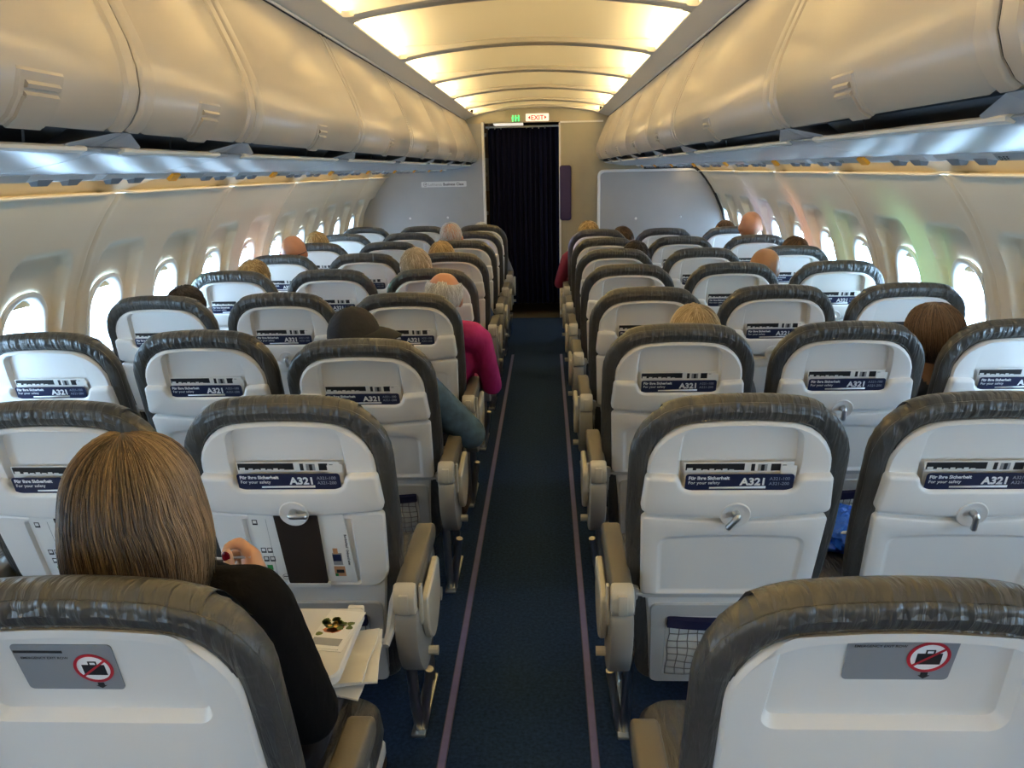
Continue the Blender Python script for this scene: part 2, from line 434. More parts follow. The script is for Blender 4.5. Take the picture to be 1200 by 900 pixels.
pts = [(wallx(z) - .004, YR - .018, z) for z in [.4, .7, .95, 1.1, 1.25, 1.33, 1.40, 1.45]] + [(1.47, YR - .018, 1.497), (1.40, YR - .018, 1.506), (1.0, YR - .018, 1.506)]
b.tube(pts, .012, 8); b.build('rubber_seal', M_dark, dv)
def coat_hook(x, y, z, lab):
    b = MB(); b.tube([(0, 0, 0), (0, -.012, 0)], [.010, .012], 12); b.tube([(0, -.010, .002), (0, -.028, -.004), (0, -.032, .010)], [.006, .006, .007], 8)
    o = b.build('coat_hook', M_white, loc=(x, y, z)); tag(o, lab, 'hook', 'coat hooks on the bulkheads')
coat_hook(-1.306, YL, 1.055, 'small white coat hook on grey left bulkhead, nearer the windows')
coat_hook(-.918, YL, 1.056, 'small white coat hook on grey left bulkhead, nearer the curtain')
coat_hook(.934, YR, 1.044, 'small white coat hook on rimmed grey partition, nearer the aisle')
coat_hook(1.351, YR, 1.052, 'small white coat hook on rimmed grey partition, nearer the windows')
# curtain, rail, tie panel
root = empty('curtain', (0, 8.3, 0), 'dark navy pleated curtain closing off the aisle', 'curtain')
b = MB(); n = 150; rows = 14; V = []
for j in range(rows + 1):
    z = lerp(.125, 1.925, j/rows); spread = lerp(1.0, .985, j/rows)
    V.append([])
    for i in range(n + 1):
        u = i/n; x = -.505 + .735*u + .03*(1 - u)*(1 - j/rows)*-.0
        a = .018*sin(u*2*pi*13 + .6*sin(u*9)) + .008*sin(u*2*pi*31 + z*.7)
        V[-1].append((x*spread + (.006 if j < 2 else 0), a*(1.15 - .3*j/rows), z))
b.loft([[(x, y, z) for x, y, z in r] + [(x, y + .006, z) for x, y, z in reversed(r)] for r in V])
b.build('cloth', M_curtain, root, sharp=70)
b = MB(); b.box(-.52, .235, -.012, .012, 1.925, 1.945, r=.004)
for i in range(12): b.tube([(-.49 + i*.064, 0, 1.926), (-.49 + i*.064, 0, 1.912)], .006, 6)
b.build('rail', M_white, root)
b = MB(); b.box(-.45, -.15, 8.45, 8.9, 1.965, 2.0, r=.006); o = b.build('glow_panel', mat('galley glow cover', (.8, .75, .65), .5, emit=((1, .9, .75), .5)))  # added glowing panel, gives the lit white above the curtain rail
tag(o, 'pale glowing panel added above the navy curtain behind the header', 'lamp')
b = MB(); P = rpoly([(.228, 1.008, .025), (.342, 1.008, .025), (.342, 1.546, .025), (.228, 1.546, .025)], 5)
b.loft([[(x, YH - .010, z) for x, z in P], [(x, YH - .022, z) for x, z in P], [(x, YH - .028, z) for x, z in offset(P, .008)]])
tag(b.build('tieback_panel', M_violet), 'dark violet padded panel beside the curtain on beige wall', 'panel')
# galley unit glimpsed at the left of the curtain
root = empty('galley_cabinet', (-.75, 8.75, 0), 'brown galley cabinet glimpsed left of the navy curtain', 'cabinet')
b = MB(); b.box(-.2, .24, -.2, 1.2, 0, 2.15, r=.01); b.build('carcass', M_galley, root)
for j in range(5):
    b = MB(); b.box(-.17, .245, -.215, -.2, .1 + j*.4, .44 + j*.4, r=.006); d = b.build('compartment_door', M_bulkb if j % 2 else M_galley, root)
    b = MB(); b.box(.16, .22, -.228, -.214, .25 + j*.4, .29 + j*.4, r=.004); b.build('latch', M_steel, d)

# signs
def plate(b, x0, x1, z0, z1, y, th, mi=0, r=.006):
    P = rpoly([(x0, z0, r), (x1, z0, r), (x1, z1, r), (x0, z1, r)], 4)
    b.loft([[(x, y, z) for x, z in P], [(x, y - th, z) for x, z in P]], mi=mi)
def wtext(b, s, size, x, y, z, bold=0, align='LEFT', mi=0):
    v, f = text_mb(s, size, bold, align); b.add([(x + p[0], y - p[2], z + p[1]) for p in v], f, mi)
root = empty('exit_sign', (0, YH, 0), 'lit exit sign with red lettering over the curtain', 'sign')
b = MB(); plate(b, -.103, .124, 1.972, 2.042, -.004, .014); b.build('face', M_exit, root)
b = MB(); wtext(b, 'EXIT', .062, .0105, -.019, 1.984, .0012, 'CENTER')
b.build('lettering', M_exitr, root)
for s in (-1, 1): b = MB(); b.add([(.0105 + s*.092, -.019, 2.006), (.0105 + s*.070, -.019, 2.024), (.0105 + s*.070, -.019, 1.988)], [(0, 1, 2)]); b.build('arrow', M_exitr, root)
root = empty('lavatory_sign', (0, YH, 0), 'small lit green pictogram of three figures left of the exit sign', 'sign')
b = MB(); plate(b, -.255, -.150, 1.968, 2.040, -.004, .004); b.build('face', M_bulkb, root)
b = MB()
for x in (-.232, -.203, -.174):
    b.ball((x, -.012, 2.026), (.007, .003, .007), 6); b.box(x - .009, x + .009, -.014, -.010, 1.998, 2.017, r=.002); b.box(x - .006, x + .006, -.014, -.010, 1.974, 2.0)
b.build('figures', M_grn, root)
root = empty('class_sign', (0, YL, 0), 'white cabin class nameplate on the grey left bulkhead', 'sign')
b = MB(); plate(b, -1.175, -.715, 1.360, 1.415, 0, .006, r=.008); b.build('plate', M_white, root)
b = MB(); wtext(b, 'Lufthansa', .036, -1.102, -.0065, 1.375, 0); b.build('lettering', M_paperg, root)
b = MB(); wtext(b, 'Business Class', .036, -.952, -.0065, 1.375, .0008)
rg = [[(-1.134 + r*cos(a), -.0068, 1.3875 + r*sin(a)) for a in [2*pi*i/24 for i in range(24)]] for r in (.019, .016)]
b.loft(rg, False, False); b.add([(-1.149, -.0069, 1.384), (-1.130, -.0069, 1.391), (-1.118, -.0069, 1.399), (-1.128, -.0069, 1.384)], [(0, 1, 2, 3)])
b.build('lettering', M_black, root)

# ------------------------------------------------------------------ overhead bins
DOOR = [(.700, 1.990), (.682, 1.960), (.657, 1.905), (.631, 1.845), (.607, 1.788), (.587, 1.735), (.578, 1.695), (.577, 1.655), (.587, 1.625), (.603, 1.602), (.617, 1.592), (.622, 1.594)]
def dnorm(i):
    a = DOOR[max(i-1, 0)]; c = DOOR[min(i+1, len(DOOR)-1)]
    d = Vector((c[0]-a[0], c[1]-a[1])).normalized(); return Vector((d.y, -d.x))   # outward = towards the aisle
def overhead_bin(sg, ya, yb, label, handle=True):
    root = empty('overhead_bin', (sg*.62, ya, 1.59), label, 'overhead bin', 'overhead luggage bins')
    def loc(x, y, z): return (sg*(x - .62), y - ya, z - 1.59)
    b = MB(); st = [(ya + .0035, .022), (ya + .0045, .005), (ya + .009, .001), (ya + .014, 0), (ya + .043, 0), (ya + .049, .005), (ya + .055, .005), (ya + .066, 0),
                    (yb - .066, 0), (yb - .055, .005), (yb - .049, .005), (yb - .043, 0), (yb - .014, 0), (yb - .009, .001), (yb - .0045, .005), (yb - .0035, .022)]
    rings = []
    for y, d in st:
        r = []
        for i, (x, z) in enumerate(DOOR):
            n = dnorm(i); r.append(loc(x - n.x*d, y, z - n.y*d))
        rings.append(r + [loc(.70, y, 1.62)])
    b.loft(rings); door = b.build('door', M_bin, root, sharp=32)
    ym = (ya + yb)/2
    # latch set in the foot of the door
    b = MB(); seq = [i for i in range(7, 11)]
    def patch(y0_, y1_, ia, h, mi):
        idx = list(range(ia, 11)); rr = []
        for y, e in ((y0_, .0), (y0_ + .004, h), (y1_ - .004, h), (y1_, .0)):
            r = []
            for q in idx:
                x, z = DOOR[q]; n = dnorm(q); hh = e if q > ia else min(e, h)
                r.append(loc(x + n.x*hh, y, z + n.y*hh))
            x, z = DOOR[ia]; r.insert(0, loc(x, y, z + .004)); rr.append(r + [loc(.64, y, 1.61)])
        b.loft(rr, mi=mi)
    patch(ym - .050, ym + .050, 7, .0035, 0)
    patch(ym - .040, ym + .040, 8, .007, 0)
    for q, t in ((7, .55), (8, .0)):
        x = lerp(DOOR[q][0], DOOR[q+1][0], t); z = lerp(DOOR[q][1], DOOR[q+1][1], t); n = dnorm(q)
        b.tube([loc(x + n.x*.004, ym - .036, z), loc(x + n.x*.004, ym + .036, z)], .0055, 6)
    b.build('latch', M_bin, door, sharp=30)
    # underside: grip slot, rail and belly
    b = MB(); g = min(.10, (yb - ya)*.12)
    prof = [(.662, 1.570), (.658, 1.567), (.664, 1.563), (.690, 1.557), (.740, 1.546), (.800, 1.536), (.862, 1.5285), (.90, 1.5285), (.90, 1.540), (.70, 1.563), (.672, 1.569)]
    b.loft([[loc(x, y, z) for x, z in prof] for y in (ya + .002, yb - .002)])
    for (p, q) in ((ya + .002, ya + g), (yb - g, yb - .002)):
        s1 = 1 if p < ym else -1
        f = lambda y, x: y
        inner = q if s1 > 0 else p; outer = p if s1 > 0 else q
        b.loft([[loc(x, y, z) for x, z in ((.620, 1.5915), (.640, 1.583), (.672, 1.570), (.70, 1.60), (.64, 1.605))] for y in (outer, lerp(outer, inner, .35))])
        b.loft([[loc(.620, lerp(outer, inner, .35), 1.5915), loc(.640, lerp(outer, inner, .35), 1.583), loc(.672, lerp(outer, inner, .35), 1.570), loc(.70, lerp(outer, inner, .35), 1.60)],
                [loc(.652, inner + s1*.05, 1.573), loc(.656, inner + s1*.05, 1.566), loc(.674, inner + s1*.05, 1.562), loc(.70, inner + s1*.05, 1.566)]])
    b.build('underside', M_binlow, root, sharp=45)
    b = MB(); b.loft([[loc(x, y, z) for x, z in ((.656, 1.571), (.652, 1.568), (.653, 1.563), (.664, 1.5595), (.672, 1.570))] for y in (ya + g*.9, yb - g*.9)])
    b.build('grip_rail', M_binlip, root)
    b = MB(); b.box(min(sg*.075, sg*.9), max(sg*.075, sg*.9), .003, yb - ya - .003, .045, .375); b.box(min(sg*.045, sg*.08), max(sg*.045, sg*.08), .003, yb - ya - .003, .035, .20)
    for ys_ in (ya + .0032, yb - .0032):      # dark joint beside the door
        b.loft([[loc(DOOR[i][0] - dnorm(i).x*.007, y, DOOR[i][1] - dnorm(i).y*.007) for i in range(11)] + [loc(.70, y, 1.62)] for y in (ys_ - .003, ys_ + .003)])
    b.build('carcass', M_dark, root)
    b = MB(); b.loft([[loc(x, y, z) for x, z in ((.625, 1.60), (.70, 1.622), (.79, 1.612), (.80, 1.545), (.81, 1.545), (.80, 1.622), (.70, 1.632), (.622, 1.606))] for y in (ya + .004, yb - .004)]); b.build('slot_liner', M_slotshade, root)
    return root
Lb = [-3.35, -2.3, -1.35, -.30, .80, 1.338, 1.871, 2.954, 4.051, 5.11, 6.175, 7.13, 8.08]
Rb = [-3.3, -2.3, -1.30, -.20, .945, 1.845, 3.208, 4.027, 5.10, 6.17, 7.03, 7.90]
ORD = ['first', 'second', 'third', 'fourth', 'fifth', 'sixth', 'seventh', 'eighth', 'ninth', 'tenth']
def bin_label(side, k, n):
    if k < 0: return 'cream overhead bin behind the camera on the %s, %s' % (side, ORD[-k - 1])
    if k == n - 1: return 'cream overhead bin on the %s, farthest one at the bulkhead' % side
    return 'cream overhead bin on the %s, %s from the camera' % (side, ORD[k])
for i in range(len(Lb) - 1): overhead_bin(-1, Lb[i], Lb[i+1], bin_label('left side', i - 4, len(Lb) - 5))
for i in range(len(Rb) - 1): overhead_bin(1, Rb[i], Rb[i+1], bin_label('right side', i - 4, len(Rb) - 5))
# gap trim over the bins and the end piece of the right bins
for i, sg in ((7, -1), (8, 1)):
    b = MB(); b.tube([(sg*.694, Y0, 1.997), (sg*.694, 8.08 if sg < 0 else 7.9, 1.997)], .0045, 6); tag(b.build('trim_%d' % i, M_grey), kind='structure')
b = MB(); P = [(x, z) for x, z in DOOR] + [(.668, 1.571), (.74, 1.548), (.80, 1.536), (.862, 1.5285), (1.0, 1.5285), (1.0, 1.99)]
b.loft([[(x, y, z) for x, z in P] for y in (7.90, 7.93)]); tag(b.build('trim_9', M_bin), kind='structure')

# ------------------------------------------------------------------ seats
TH = radians(14); ZT = 1.060
DN = Vector((0, sin(TH), -cos(TH))); RE = Vector((0, -cos(TH), -sin(TH)))
def B(x, t, n=0):
    """a point of the seat back: x across, t down from the top, n out of the rear face"""
    p = Vector((x, 0, ZT)) + DN*t + RE*n; return (p.x, p.y, p.z)
def arch(x): return .030*(abs(x)/.23)**2.2
COVER = rpoly([(.190, .835, .05), (.205, .62, .10), (.234, .42, .12), (.233, .030, .125), (.0, -.002, .16), (-.233, .030, .125), (-.234, .42, .12), (-.205, .62, .10), (-.190, .835, .05)], 7)
def bring(poly, d, n): return [B(x, t, n) for x, t in (offset(poly, d) if d else poly)]
cache = {}
def cached(fn):
    def g(*a):
        k = (fn.__name__,) + a
        if k not in cache: cache[k] = fn(*a)
        return cache[k]
    return g
def wob(poly, amp, seed):
    """small puckers of the leather along the top of the cover"""
    out = []
    for i, (x, t) in enumerate(poly):
        out.append((x, t))
    return out
def fine(poly, step=.004):
    out = []; n = len(poly)
    for i in range(n):
        a, c = Vector(poly[i]), Vector(poly[(i+1) % n]); k = max(1, int((c - a).length/step))
        for j in range(k): q = a.lerp(c, j/k); out.append((q.x, q.y))
    return out
@cached
def me_backrest(seed=0):
    rnd = random.Random(seed); b = MB()
    n = len(COVER)
    P = fine(COVER)
    prof = [(.054, .004), (.050, .010), (.045, .0165), (.043, .0185), (.041, .0165), (.037, .0195), (.029, .0218), (.020, .0218), (.010, .0205), (.005, .0185), (.002, .0145), (.0035, .0105), (.001, .007), (.0, .0), (.001, -.007), (.004, -.018), (.010, -.030), (.022, -.043), (.038, -.053), (.056, -.059), (.078, -.062)]
    L = len(P); ph = [rnd.uniform(0, 6.28) for _ in range(6)]
    rings = []
    for d, nn in prof:
        r = []
        for i, (x, t) in enumerate(offset(P, d) if d else P):
            top = smooth(.22, .10, P[i][1]); s = i*.004
            e = max(0, 1 - abs(d - .018)/.024)
            pk = ((.0034*abs(sin(s*120 + d*45*sin(s*9 + ph[5]) + ph[0] + 2.5*sin(s*14 + ph[1])))**1.6 + .0022*abs(sin(s*205 - d*60 + ph[3] + 2*sin(s*21)))**1.5)*(.6 + .4*sin(s*11 + ph[4])) + .0012*sin(s*60 + ph[2]) - .002)*e*(.12 + .88*top)
            r.append(B(x, t, nn + pk))
        rings.append(r)
    b.loft(rings, True, False)
    # padded front of the back: a head pad and a lumbar swell
    q = offset(P, .078); c = (0, .42)
    for f, h in ((.8, -.108), (.5, -.112), (.2, -.114)):
        pass
    rr = [[B(x, t, -.062) for x, t in q]]
    for f, h in ((.85, -.078), (.65, -.096), (.4, -.104), (.15, -.106)):
        rr.append([B(lerp(c[0], x, f), lerp(c[1], t, f), h) for x, t in q])
    b.loft(rr, False, True)
    return b.mesh('backrest', M_leather, 50)
@cached
def me_flap():
    b = MB(); cs = [(.020, .0235), (.007, .0175), (-.004, .004), (-.005, -.006), (-.001, -.020), (.008, -.034), (.024, -.048), (.06, -.070), (.12, -.100)]
    rings = []
    for i in range(21):
        x = -.165 + .33*i/20; e = .003 if i in (0, 20) else 0
        tt = interp(sorted([(p[0], p[1]) for p in COVER if p[1] < .12 and abs(p[0]) < .22]), x)
        wv = .0015*sin(i*1.3)
        o_ = [(t + tt + e + wv*(1 if k < 2 else 0), n - e) for k, (t, n) in enumerate(cs)]
        i_ = [(t + tt + .005, n - .004) for t, n in cs]
        rings.append([B(x, t, n) for t, n in o_] + [B(x, t, n) for t, n in reversed(i_)])
    b.loft(rings)
    return b.mesh('headrest_flap', M_leather, 40)
def corners7(pts): return rpoly(pts, 7)
SHELL = None
@cached
def me_shell(kind):
    b = MB(); n7 = 7
    out = rpoly([(.158, .84, .04), (.172, .62, .08), (.196, .42, .10), (.196, .072, .098), (0, .046, .15), (-.196, .072, .098), (-.196, .42, .10), (-.172, .62, .08), (-.158, .84, .04)], n7)
    if kind == 'pocket':
        inn = rpoly([(.10, .225, .02), (.125, .22, .02), (.129, .15, .02), (.123, .072, .024), (0, .062, .08), (-.123, .072, .024), (-.129, .15, .02), (-.125, .22, .02), (-.10, .225, .02)], n7)
        dep = .001
    else:  # plain shell with a shallow tray-shaped dish for the placard
        inn = rpoly([(.10, .212, .01), (.147, .212, .022), (.143, .15, .02), (.138, .062, .02), (0, .050, .08), (-.138, .062, .02), (-.143, .15, .02), (-.147, .212, .022), (-.10, .212, .01)], n7)
        dep = .007
    f = lambda p, n: [B(x, t, n) for x, t in p]
    rings = [f(out, .006), f(out, .0165), f(offset(out, .002), .020), f(offset(out, .007), .0245), f(offset(inn, -.006), .0245), f(offset(inn, -.002), .0235), f(offset(inn, .003), (.0245 + dep)/2), f(offset(inn, .007), dep + .001), f(offset(inn, .012), dep)]
    b.loft(rings, True, True)
    if kind == 'placard':   # lower raised panel of the nearest seats
        q = rpoly([(.185, .34, .04), (.165, .62, .05), (-.165, .62, .05), (-.185, .34, .04), (-.05, .325, .04), (.05, .325, .04)], 7)
        b.loft([f(q, .020), f(q, .0225), f(offset(q, .004), .0245), f(offset(q, .012), .0245)], False, True)
    return b.mesh('back_shell', M_shell, 40)
@cached
def me_pocket():
    b = MB()
    P = rpoly([(.128, .182, .012), (.198, .178, .012), (.206, .276, .016), (.10, .288, .04), (0, .292, .04), (-.10, .288, .04), (-.206, .276, .016), (-.198, .178, .012), (-.128, .182, .012), (-.119, .2165, .022), (.119, .2165, .022)], 6)
    f = lambda d, n: [B(x, t, n) for x, t in (offset(P, d) if d else P)]
    b.loft([f(0, .016), f(0, .034), f(.0025, .039), f(.006, .042), f(.010, .043)])
    return b.mesh('literature_pocket', M_shell, 40)
@cached
def me_dish():
    b = MB(); c = (.0, .279)
    def r(R, n): return [B(c[0] + R*cos(2*pi*i/28), c[1] + R*sin(2*pi*i/28), n) for i in range(28)]
    b.loft([r(.0335, .041), r(.033, .0446), (r(.031, .0455)), r(.028, .0445), r(.018, .0425), r(.006, .0420)])
    return b.mesh('latch_dish', M_shell, 40)
@cached
def me_toggle(deg):
    b = MB(); a = radians(deg); u = (sin(a), cos(a))
    def pt(s, n): return B(u[0]*s, .274 + u[1]*s, n)
    b.tube([pt(0, .041), pt(0, .058)], [.009, .008], 12)
    b.tube([pt(-.008, .057), pt(-.002, .060), pt(.015, .060), pt(.032, .059), pt(.036, .058)], [.004, .0068, .0062, .0072, .004], 10)
    return b.mesh('latch_toggle', M_steel, 40)
def tray_outline():
    return rpoly([(.06, .303, .04), (.203, .288, .012), (.194, .520, .012), (-.194, .520, .012), (-.203, .288, .012), (-.06, .303, .04)], 6)
def tray_inner():
    return rpoly([(.05, .338, .03), (.166, .344, .03), (.160, .5185, .006), (-.160, .5185, .006), (-.166, .344, .03), (-.05, .338, .03)], 6)
@cached
def me_tray():
    b = MB(); o, i = tray_outline(), tray_inner()
    f = lambda p, n: [B(x, t, n) for x, t in p]
    b.loft([f(o, .019), f(o, .034), f(offset(o, .002), .037), f(offset(o, .005), .0385), f(i, .0385), f(offset(i, .003), .0375), f(offset(i, .009), .0335), f(offset(i, .014), .033)])
    return b.mesh('tray_table', M_shell, 40)
@cached
def me_bar():
    b = MB(); P = rpoly([(-.19, .521, .004), (.19, .521, .004), (.19, .533, .004), (-.19, .533, .004)], 3)
    b.loft([[B(x, t, n) for x, t in P] for n in (.016, .034)]); return b.mesh('tray_bar', M_grey, 40)
@cached
def me_trayarm(s, down):
    b = MB()
    if not down:
        b.tube([B(s*.188, .527, .026), B(s*.204, .525, .026)], .008, 10)
        P = rpoly([(.196, .508, .008), (.216, .503, .008), (.218, .538, .01), (.200, .548, .01)], 4)
        b.loft([[B(s*x, t, n) for x, t in P] for n in (.014, .032)])
        b.tube([B(s*.207, .535, .018), B(s*.200, .62, .012), B(s*.192, .70, .006)], .0065, 8)
    else:  # swung out to carry the open table: a bent lever
        b.tube([B(s*.192, .70, .006), B(s*.205, .56, .035), B(s*.208, .520, .040)], [.010, .010, .011], 8)
        p = Vector(B(s*.208, .520, .040))
        b.tube([p, p + Vector((0, -.03, -.005)), p + Vector((0, -.085, -.045)), p + Vector((s*-.004, -.125, -.062))], [.011, .012, .011, .008], 8)
        b.tube([p + Vector((s*.002, -.115, -.058)), p + Vector((-s*.03, -.115, -.058))], .008, 8)
    return b.mesh('tray_arm', M_grey if not down else M_grey, 40)
@cached
def me_net():
    b = MB(); cols, rows = 10, 7
    def P(i, j, n=.0): 
        u = -1 + 2*i/cols; t = lerp(.632, .800, j/rows)
        return B(u*.118 + .002*sin(j*1.7 + i), t + .0025*sin(i*1.3 + j*.8)*(j not in (0,)), .030 + .010*sin(pi*j/rows)*(1 - u*u) + n)
    for i in range(cols + 1): b.tube([P(i, j) for j in range(rows + 1)], .0013, 4)
    for j in range(rows + 1): b.tube([P(i, j) for i in range(cols + 1)], .0013, 4)
    return b.mesh('net_pocket', M_cord, 60)
@cached
def me_lining():
    b = MB(); q = [(-.116, .64), (.116, .64), (.116, .80), (-.116, .80)]
    g = []
    for j in range(7):
        g.append([B(-.116 + .232*i/8, lerp(.640, .800, j/6), .0265 + .009*sin(pi*j/6)*(1 - (i/4 - 1)**2)) for i in range(9)])
    b.loft(g, False, False, closed=False); return b.mesh('pocket_lining', M_lining, 60)
@cached
def me_band():
    b = MB(); r = []
    for i in range(13):
        u = -1 + i/6; dz = .006*(1 - u*u)
        r.append([B(u*.124, .603 + dz, .024), B(u*.124, .603 + dz, .036 + .004*(1-u*u)), B(u*.124, .630 + dz, .037 + .004*(1-u*u)), B(u*.124, .632 + dz, .024)])
    b.loft(r); return b.mesh('pocket_band', M_navy, 40)
@cached
def me_lowframe():
    b = MB(); o = rpoly([(-.168, .560, .02), (.168, .560, .02), (.156, .832, .02), (-.156, .832, .02)], 6); i = rpoly([(-.130, .600, .012), (.130, .600, .012), (.126, .806, .012), (-.126, .806, .012)], 6)
    f = lambda p, n: [B(x, t, n) for x, t in p]
    b.loft([f(o, .020), f(o, .026), f(offset(o, .003), .029), f(i, .029), f(offset(i, .004), .024), f(offset(i, .006), .0225)])
    return b.mesh('lower_panel', M_grey, 40)
@cached
def me_cushion():
    b = MB(); P = rpoly([(-.232, .19, .05), (.232, .19, .05), (.232, .60, .07), (-.232, .60, .07)], 6)
    f = lambda d, z: [(x, y, z + .012*smooth(.3, .6, y)) for x, y in offset(P, d)]
    b.loft([f(.03, .365), f(.004, .375), f(0, .40), f(.004, .435), f(.02, .452), f(.06, .458)])
    return b.mesh('seat_cushion', M_leather, 50)
@cached
def me_pan():
    b = MB(); b.box(-.225, .225, .235, .58, .325, .366, r=.01)
    for y in (.275, .50): b.tube([(-.2525, y, .305), (.2525, y, .305)], .020, 10)
    return b.mesh('seat_pan', M_grey, 40)
@cached
def me_armpad(x):
    b = MB(); P = [(-.003, .548), (-.008, .575), (-.006, .602), (.006, .613), (.05, .617), (.27, .620), (.335, .616), (.352, .60), (.352, .575), (.33, .562), (.05, .556)]
    P = rpoly([(y, z, .012) for y, z in P], 2)
    w_ = .0245
    r = lambda d, dx: [(x + dx, y, z) for y, z in offset(P, d)]
    b.loft([r(.008, -w_), r(.002, -w_ + .003), r(0, -w_ + .007), r(0, w_ - .007), r(.002, w_ - .003), r(.008, w_)])
    return b.mesh('armrest', M_leather2, 40)
@cached
def me_armbody(x):
    b = MB(); P = rpoly([(.02, .520, .01), (.02, .556, .005), (.30, .566, .005), (.30, .535, .02), (.12, .50, .03)], 4)
    b.loft([[(x - .020, y, z) for y, z in P], [(x + .020, y, z) for y, z in P]]); return b.mesh('armrest_body', M_armg, 40)
@cached
def me_armcap(x):
    b = MB(); P = rpoly([(-.010, .550, .02), (-.016, .578, .02), (-.011, .606, .016), (.010, .6165, .008), (.022, .6165, .003), (.022, .546, .003), (.004, .543, .008)], 4)
    w_ = .0265
    r = lambda d, dx: [(x + dx, y, z) for y, z in offset(P, d)]
    b.loft([r(.009, -w_), r(.002, -w_ + .003), r(0, -w_ + .009), r(0, w_ - .009), r(.002, w_ - .003), r(.009, w_)])
    b.box(x - .011, x + .011, -.0175, 0, .553, .602, r=.003)
    return b.mesh('end_cap', M_armw, 35)
@cached
def me_fairing(x):
    b = MB(); P = rpoly([(.004, .545, .01), (-.008, .535, .02), (-.006, .46, .06), (.030, .385, .05), (.085, .335, .03), (.150, .322, .02), (.175, .36, .03), (.165, .44, .05), (.14, .50, .03), (.13, .545, .01)], 4)
    w_ = .0265
    r = lambda d, dx: [(x + dx, y, z) for y, z in offset(P, d)]
    b.loft([r(.008, -w_), r(.002, -w_ + .002), r(0, -w_ + .006), r(0, w_ - .006), r(.002, w_ - .002), r(.008, w_)])
    return b.mesh('armrest_fairing', M_armg, 35)
@cached
def me_sidelid(x, s):
    b = MB(); P = rpoly([(.045, .560, .012), (.24, .575, .02), (.245, .45, .05), (.13, .395, .05), (.05, .46, .05)], 5)
    xs = sorted((x + s*.028, x + s*.046)); r = lambda d, xx: [(xx, y, z) for y, z in offset(P, d)]
    b.loft([r(.004, xs[0]), r(0, xs[0] + .004), r(0, xs[1] - .004), r(.004, xs[1])])
    b.box(min(x + s*.026, x + s*.034), max(x + s*.026, x + s*.034), .03, .05, .50, .60, r=.003)
    b.tube([(x + s*.02, .13, .365), (x + s*.05, .13, .365)], .012, 10)
    return b.mesh('side_lid', M_armw, 35)
@cached
def me_leg(x, s):
    b = MB(); b.tube([(x, .205, .31), (x, .245, .12), (x, .284, .006)], .0145, 10)
    b.tube([(x + s*.045, .235, .235), (x + s*.012, .282, .012)], .012, 10)
    b.tube([(x, .50, .31), (x, .50, .0)], .0145, 10)
    b.box(x - .02, x + .02, .25, .53, 0, .012, r=.004)
    return b.mesh('leg', M_steel, 40)
@cached
def me_openboard():
    """what the swung-down table uncovers: a beige board with two side wings"""
    b = MB()
    o = rpoly([(.203, .284, .012), (.192, .505, .05), (-.192, .505, .05), (-.203, .284, .012), (-.05, .292, .03), (.05, .292, .03)], 6)
    i = rpoly([(.128, .300, .006), (.128, .498, .012), (-.128, .498, .012), (-.128, .300, .006), (-.05, .298, .01), (.05, .298, .01)], 6)
    f = lambda p, n: [B(x, t, n) for x, t in p]
    b.loft([f(o, .019), f(o, .030), f(offset(o, .004), .034), f(i, .034), f(offset(i, .004), .030), f(offset(i, .006), .027)])
    P = rpoly([(-.052, .488, .004), (.052, .488, .004), (.052, .499, .004), (-.052, .499, .004)], 3)
    b.loft([[B(x, t, n) for x, t in P] for n in (.024, .043)])
    return b.mesh('table_recess', M_shell, 40)
@cached
def me_felt():
    b = MB(); P = rpoly([(-.050, .285, .004), (.050, .285, .004), (.048, .489, .006), (-.045, .489, .006)], 4)
    b.loft([[B(x, t, n) for x, t in P] for n in (.026, .0405)]); return b.mesh('felt_panel', M_felt, 40)
@cached
def me_opentray():
    b = MB(); P = rpoly([(-.205, -.410, .02), (.205, -.410, .02), (.205, -.190, .012), (-.205, -.190, .012)], 5)
    f = lambda d, z: [(x, y, z) for x, y in (offset(P, d) if d else P)]
    b.loft([f(.006, .658), f(0, .662), f(0, .676), f(.003, .6795), f(.010, .680)])
    for s in (-1, 1): b.box(s*.185 - .016, s*.185 + .016, -.19, -.178, .664, .680, r=.003)
    return b.mesh('tray_table', M_tray, 40)

